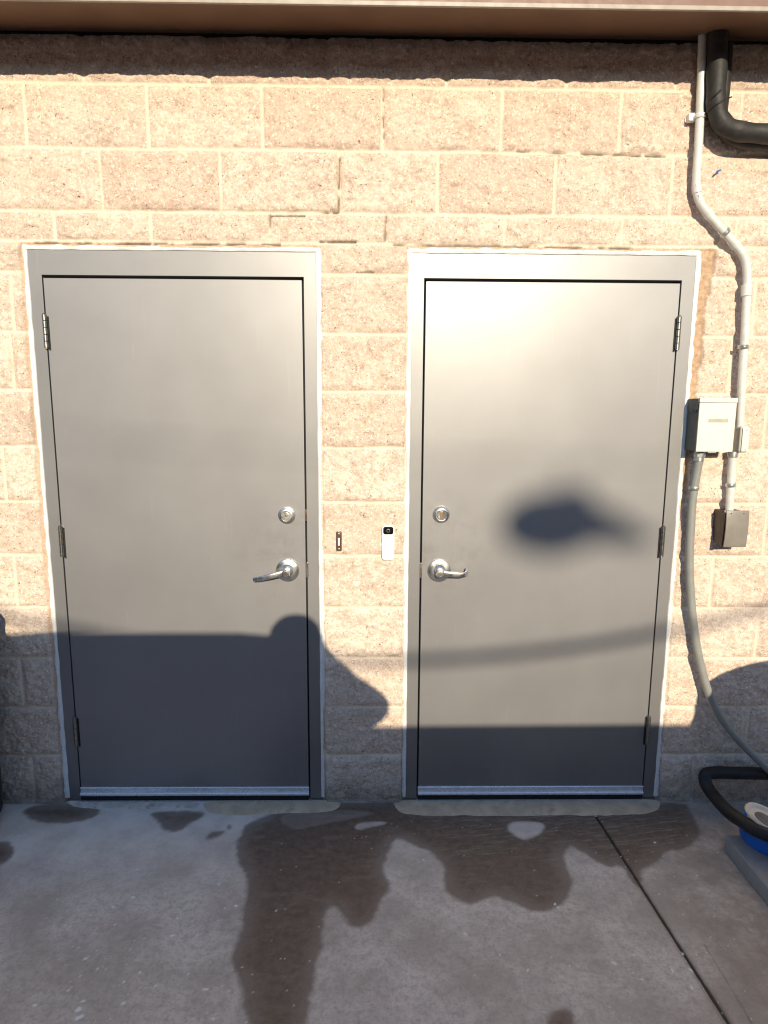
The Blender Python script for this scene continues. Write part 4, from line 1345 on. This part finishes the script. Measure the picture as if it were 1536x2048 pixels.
    b = B(); b.box((CAM.x - 0.056, CAM.y - 0.0197, CAM.z - 0.144), (CAM.x + 0.008, CAM.y - 0.0188, CAM.z + 0.001), 0.0003)
    b.done('screen', simple('phone_glass', (0.01, 0.01, 0.012), 0.05), p)


build_person()


def build_far():
    WOOD = simple('pole_wood', (0.12, 0.085, 0.06), 0.9, bump=0.6, bscale=40, bdist=0.01)
    # utility poles and sagging service cable
    D = 10.0
    ends = []
    for px, who in ((-4.6, 'wooden utility pole with a short cross arm standing off to the left'), (9.6, 'wooden utility pole with a short cross arm standing off to the right')):
        r = thing('utility_pole', (px, -D, 0), who, 'pole', 'utility poles carrying the cable')
        b = B(); b.tube([(px, -D, 0), (px, -D, 8.6)], 0.14, 20, sub=6, rfun=lambda t: 0.16 - 0.05 * t)
        b.done('shaft', WOOD, r)
        b = B(); b.box((px - 0.9, -D - 0.05, 8.1), (px + 0.9, -D + 0.05, 8.22), 0.01)
        b.done('cross_arm', WOOD, r)
    pts = []
    for k in range(29):
        x = -4.6 + (9.6 + 4.6) * k / 28
        pts.append((x, -D - 0.16, 0.595 - LZ * (D + 0.16) + 0.092 * (x + LX * (D + 0.16) - 1.08) ** 2))
    b = B(); b.tube(pts, 0.0195, 12, sub=3)
    o = b.done('overhead_cable', RUBBER, None)
    tag(o, 'thick black service cable sagging between two poles', 'cable')
    # unseen lamp-shaped shadow caster, hung on an added thin wire
    D = 17.0
    z0 = 1.138 - LZ * D
    x0 = 1.765 - LX * D
    b = B(); b.tube([(-4.6, -D + 0.0, z0 + 1.1), (x0 + 0.03, -D, z0 + 0.235), (9.6, -D, z0 + 1.1)], 0.004, 8, sub=14)
    o = b.done('span_wire', GALV, None)
    tag(o, 'added thin steel wire holding up the lamp-shaped shadow caster', 'wire')
    r = thing('lamp_shadow_caster', (x0, -D, z0 - 0.12), 'unseen shadow caster shaped as a grey area lamp with a side bracket', 'lamp')
    LG = simple('lamp_grey', (0.25, 0.25, 0.24), 0.5)
    b = B()
    t = bmesh.new(); bmesh.ops.create_uvsphere(t, u_segments=28, v_segments=18, radius=1.0)
    for v in t.verts:
        v.co = Vector((v.co.x * 0.196 + x0 - 0.005, v.co.y * 0.15 - D, v.co.z * (0.116 if v.co.z < 0 else 0.120) + z0))
    b._add(t)
    b.done('housing', LG, r)
    b = B(); b.lathe((x0 + 0.085, -D, z0 + 0.05), (0, 0, 1), [(0.075, 0), (0.065, 0.06), (0.04, 0.085), (0, 0.09)], 20)
    b.done('photocell', LG, r)
    b = B(); b.tube([(x0 + 0.10, -D, z0 + 0.02), (x0 + 0.24, -D, z0 - 0.020), (x0 + 0.38, -D, z0 - 0.062)], 0.05, 14, sub=6, rfun=lambda q: 0.085 - 0.060 * q)
    b.done('bracket', LG, r)
    b = B(); b.tube([(x0 + 0.03, -D, z0 + 0.115), (x0 + 0.03, -D, z0 + 0.245)], 0.006, 8, sub=2)
    b.done('hanger', GALV, r)
    # plastic barrel just out of view to the right
    bx, by = 2.86, -1.36
    r = thing('plastic_barrel', (bx, by, 0), 'grey plastic barrel with a domed lid standing out to the right', 'barrel')
    b = B(); b.lathe((bx, by, 0), (0, 0, 1), [(0, 0), (0.35, 0), (0.385, 0.03), (0.40, 0.30), (0.40, 0.50), (0.375, 0.74), (0.352, 0.85), (0, 0.86)], 56)
    b.done('drum', simple('grey_drum', (0.12, 0.13, 0.15), 0.45), r)
    b = B(); b.lathe((bx, by, 0), (0, 0, 1), [(0.352, 0.852), (0.348, 0.90), (0.325, 0.945), (0.27, 0.972), (0.15, 0.985), (0, 0.99)], 56)
    b.done('lid', simple('grey_drum_lid', (0.10, 0.11, 0.12), 0.5), r)


build_far()


def build_sky_blocker():  # unseen building, added to block low sky glow and deepen the shadows
    BR = simple('blocker_brick', (0.10, 0.06, 0.045), 0.9, var=0.2, scale=8)
    TR = simple('blocker_trim', (0.16, 0.15, 0.14), 0.7)
    GL = simple('blocker_glass', (0.02, 0.025, 0.03), 0.1)
    r = thing('sky_blocker', (0, -30, 0), 'added long low brick block behind the viewer, keeping low sky light off the wall', 'sky blocker')
    b = B(); b.box((-60, -42, 0), (60, -30, 7.4))
    b.done('wall', BR, r, smooth=False)
    b = B(); b.box((-60.3, -42.3, 7.402), (60.3, -29.7, 7.75), 0.03)
    b.done('roof', TR, r)
    for k in range(12):
        x = -55 + k * 10
        b = B(); b.box((x - 1.6, -30.03, 0.02), (x + 1.6, -29.97, 3.6), 0.01)
        b.done('shutter_door', TR, r)
        b = B(); b.box((x + 3.2, -30.03, 4.6), (x + 6.2, -29.97, 5.8), 0.01)
        b.done('window', GL, r)


build_sky_blocker()

# ------------------------------------------------------------------ camera, light, sky
cam = bpy.data.cameras.new('camera')
co = bpy.data.objects.new('camera', cam)
COL.objects.link(co)
Mx = Matrix((RT, UP, -FW)).transposed().to_4x4()
Mx.translation = CAM
co.matrix_world = Mx
cam.sensor_fit = 'VERTICAL'
cam.sensor_height = 36.0
cam.sensor_width = 27.0
cam.lens = FPX * 36.0 / CH
cam.clip_start = 0.02
cam.clip_end = 500
S.camera = co

d = Vector((LX, 1, LZ)).normalized()
sun = bpy.data.lights.new('sun', 'SUN')
sun.energy = 5.0
sun.angle = math.radians(0.5)
sun.color = (1.0, 0.87, 0.645)
so = bpy.data.objects.new('sun', sun)
COL.objects.link(so)
so.location = (3, -12, 8)
so.rotation_mode = 'QUATERNION'
so.rotation_quaternion = d.to_track_quat('-Z', 'Y')

w = bpy.data.worlds.new('World')
S.world = w
w.use_nodes = True
nt = w.node_tree
bg = nt.nodes.get('Background') or nt.nodes.new('ShaderNodeBackground')
sky = nt.nodes.new('ShaderNodeTexSky')
sky.sky_type = 'NISHITA'
sky.sun_disc = False
sky.dust_density = 0.3
sky.air_density = 1.0
sky.ozone_density = 2.9
sky.sun_elevation = math.asin(-d.z)
sky.sun_rotation = math.atan2(-d.x, -d.y)
nt.links.new(sky.outputs[0], bg.inputs[0])
bg.inputs[1].default_value = 0.15

S.view_settings.view_transform = 'Standard'
S.view_settings.look = 'None'
S.view_settings.exposure = 0
S.view_settings.gamma = 1
S.cycles.use_denoising = True
S.cycles.pixel_filter_type = 'BLACKMAN_HARRIS'
S.cycles.filter_width = 1.15
S.cycles.max_bounces = 6
S.cycles.diffuse_bounces = 4
S.cycles.glossy_bounces = 3
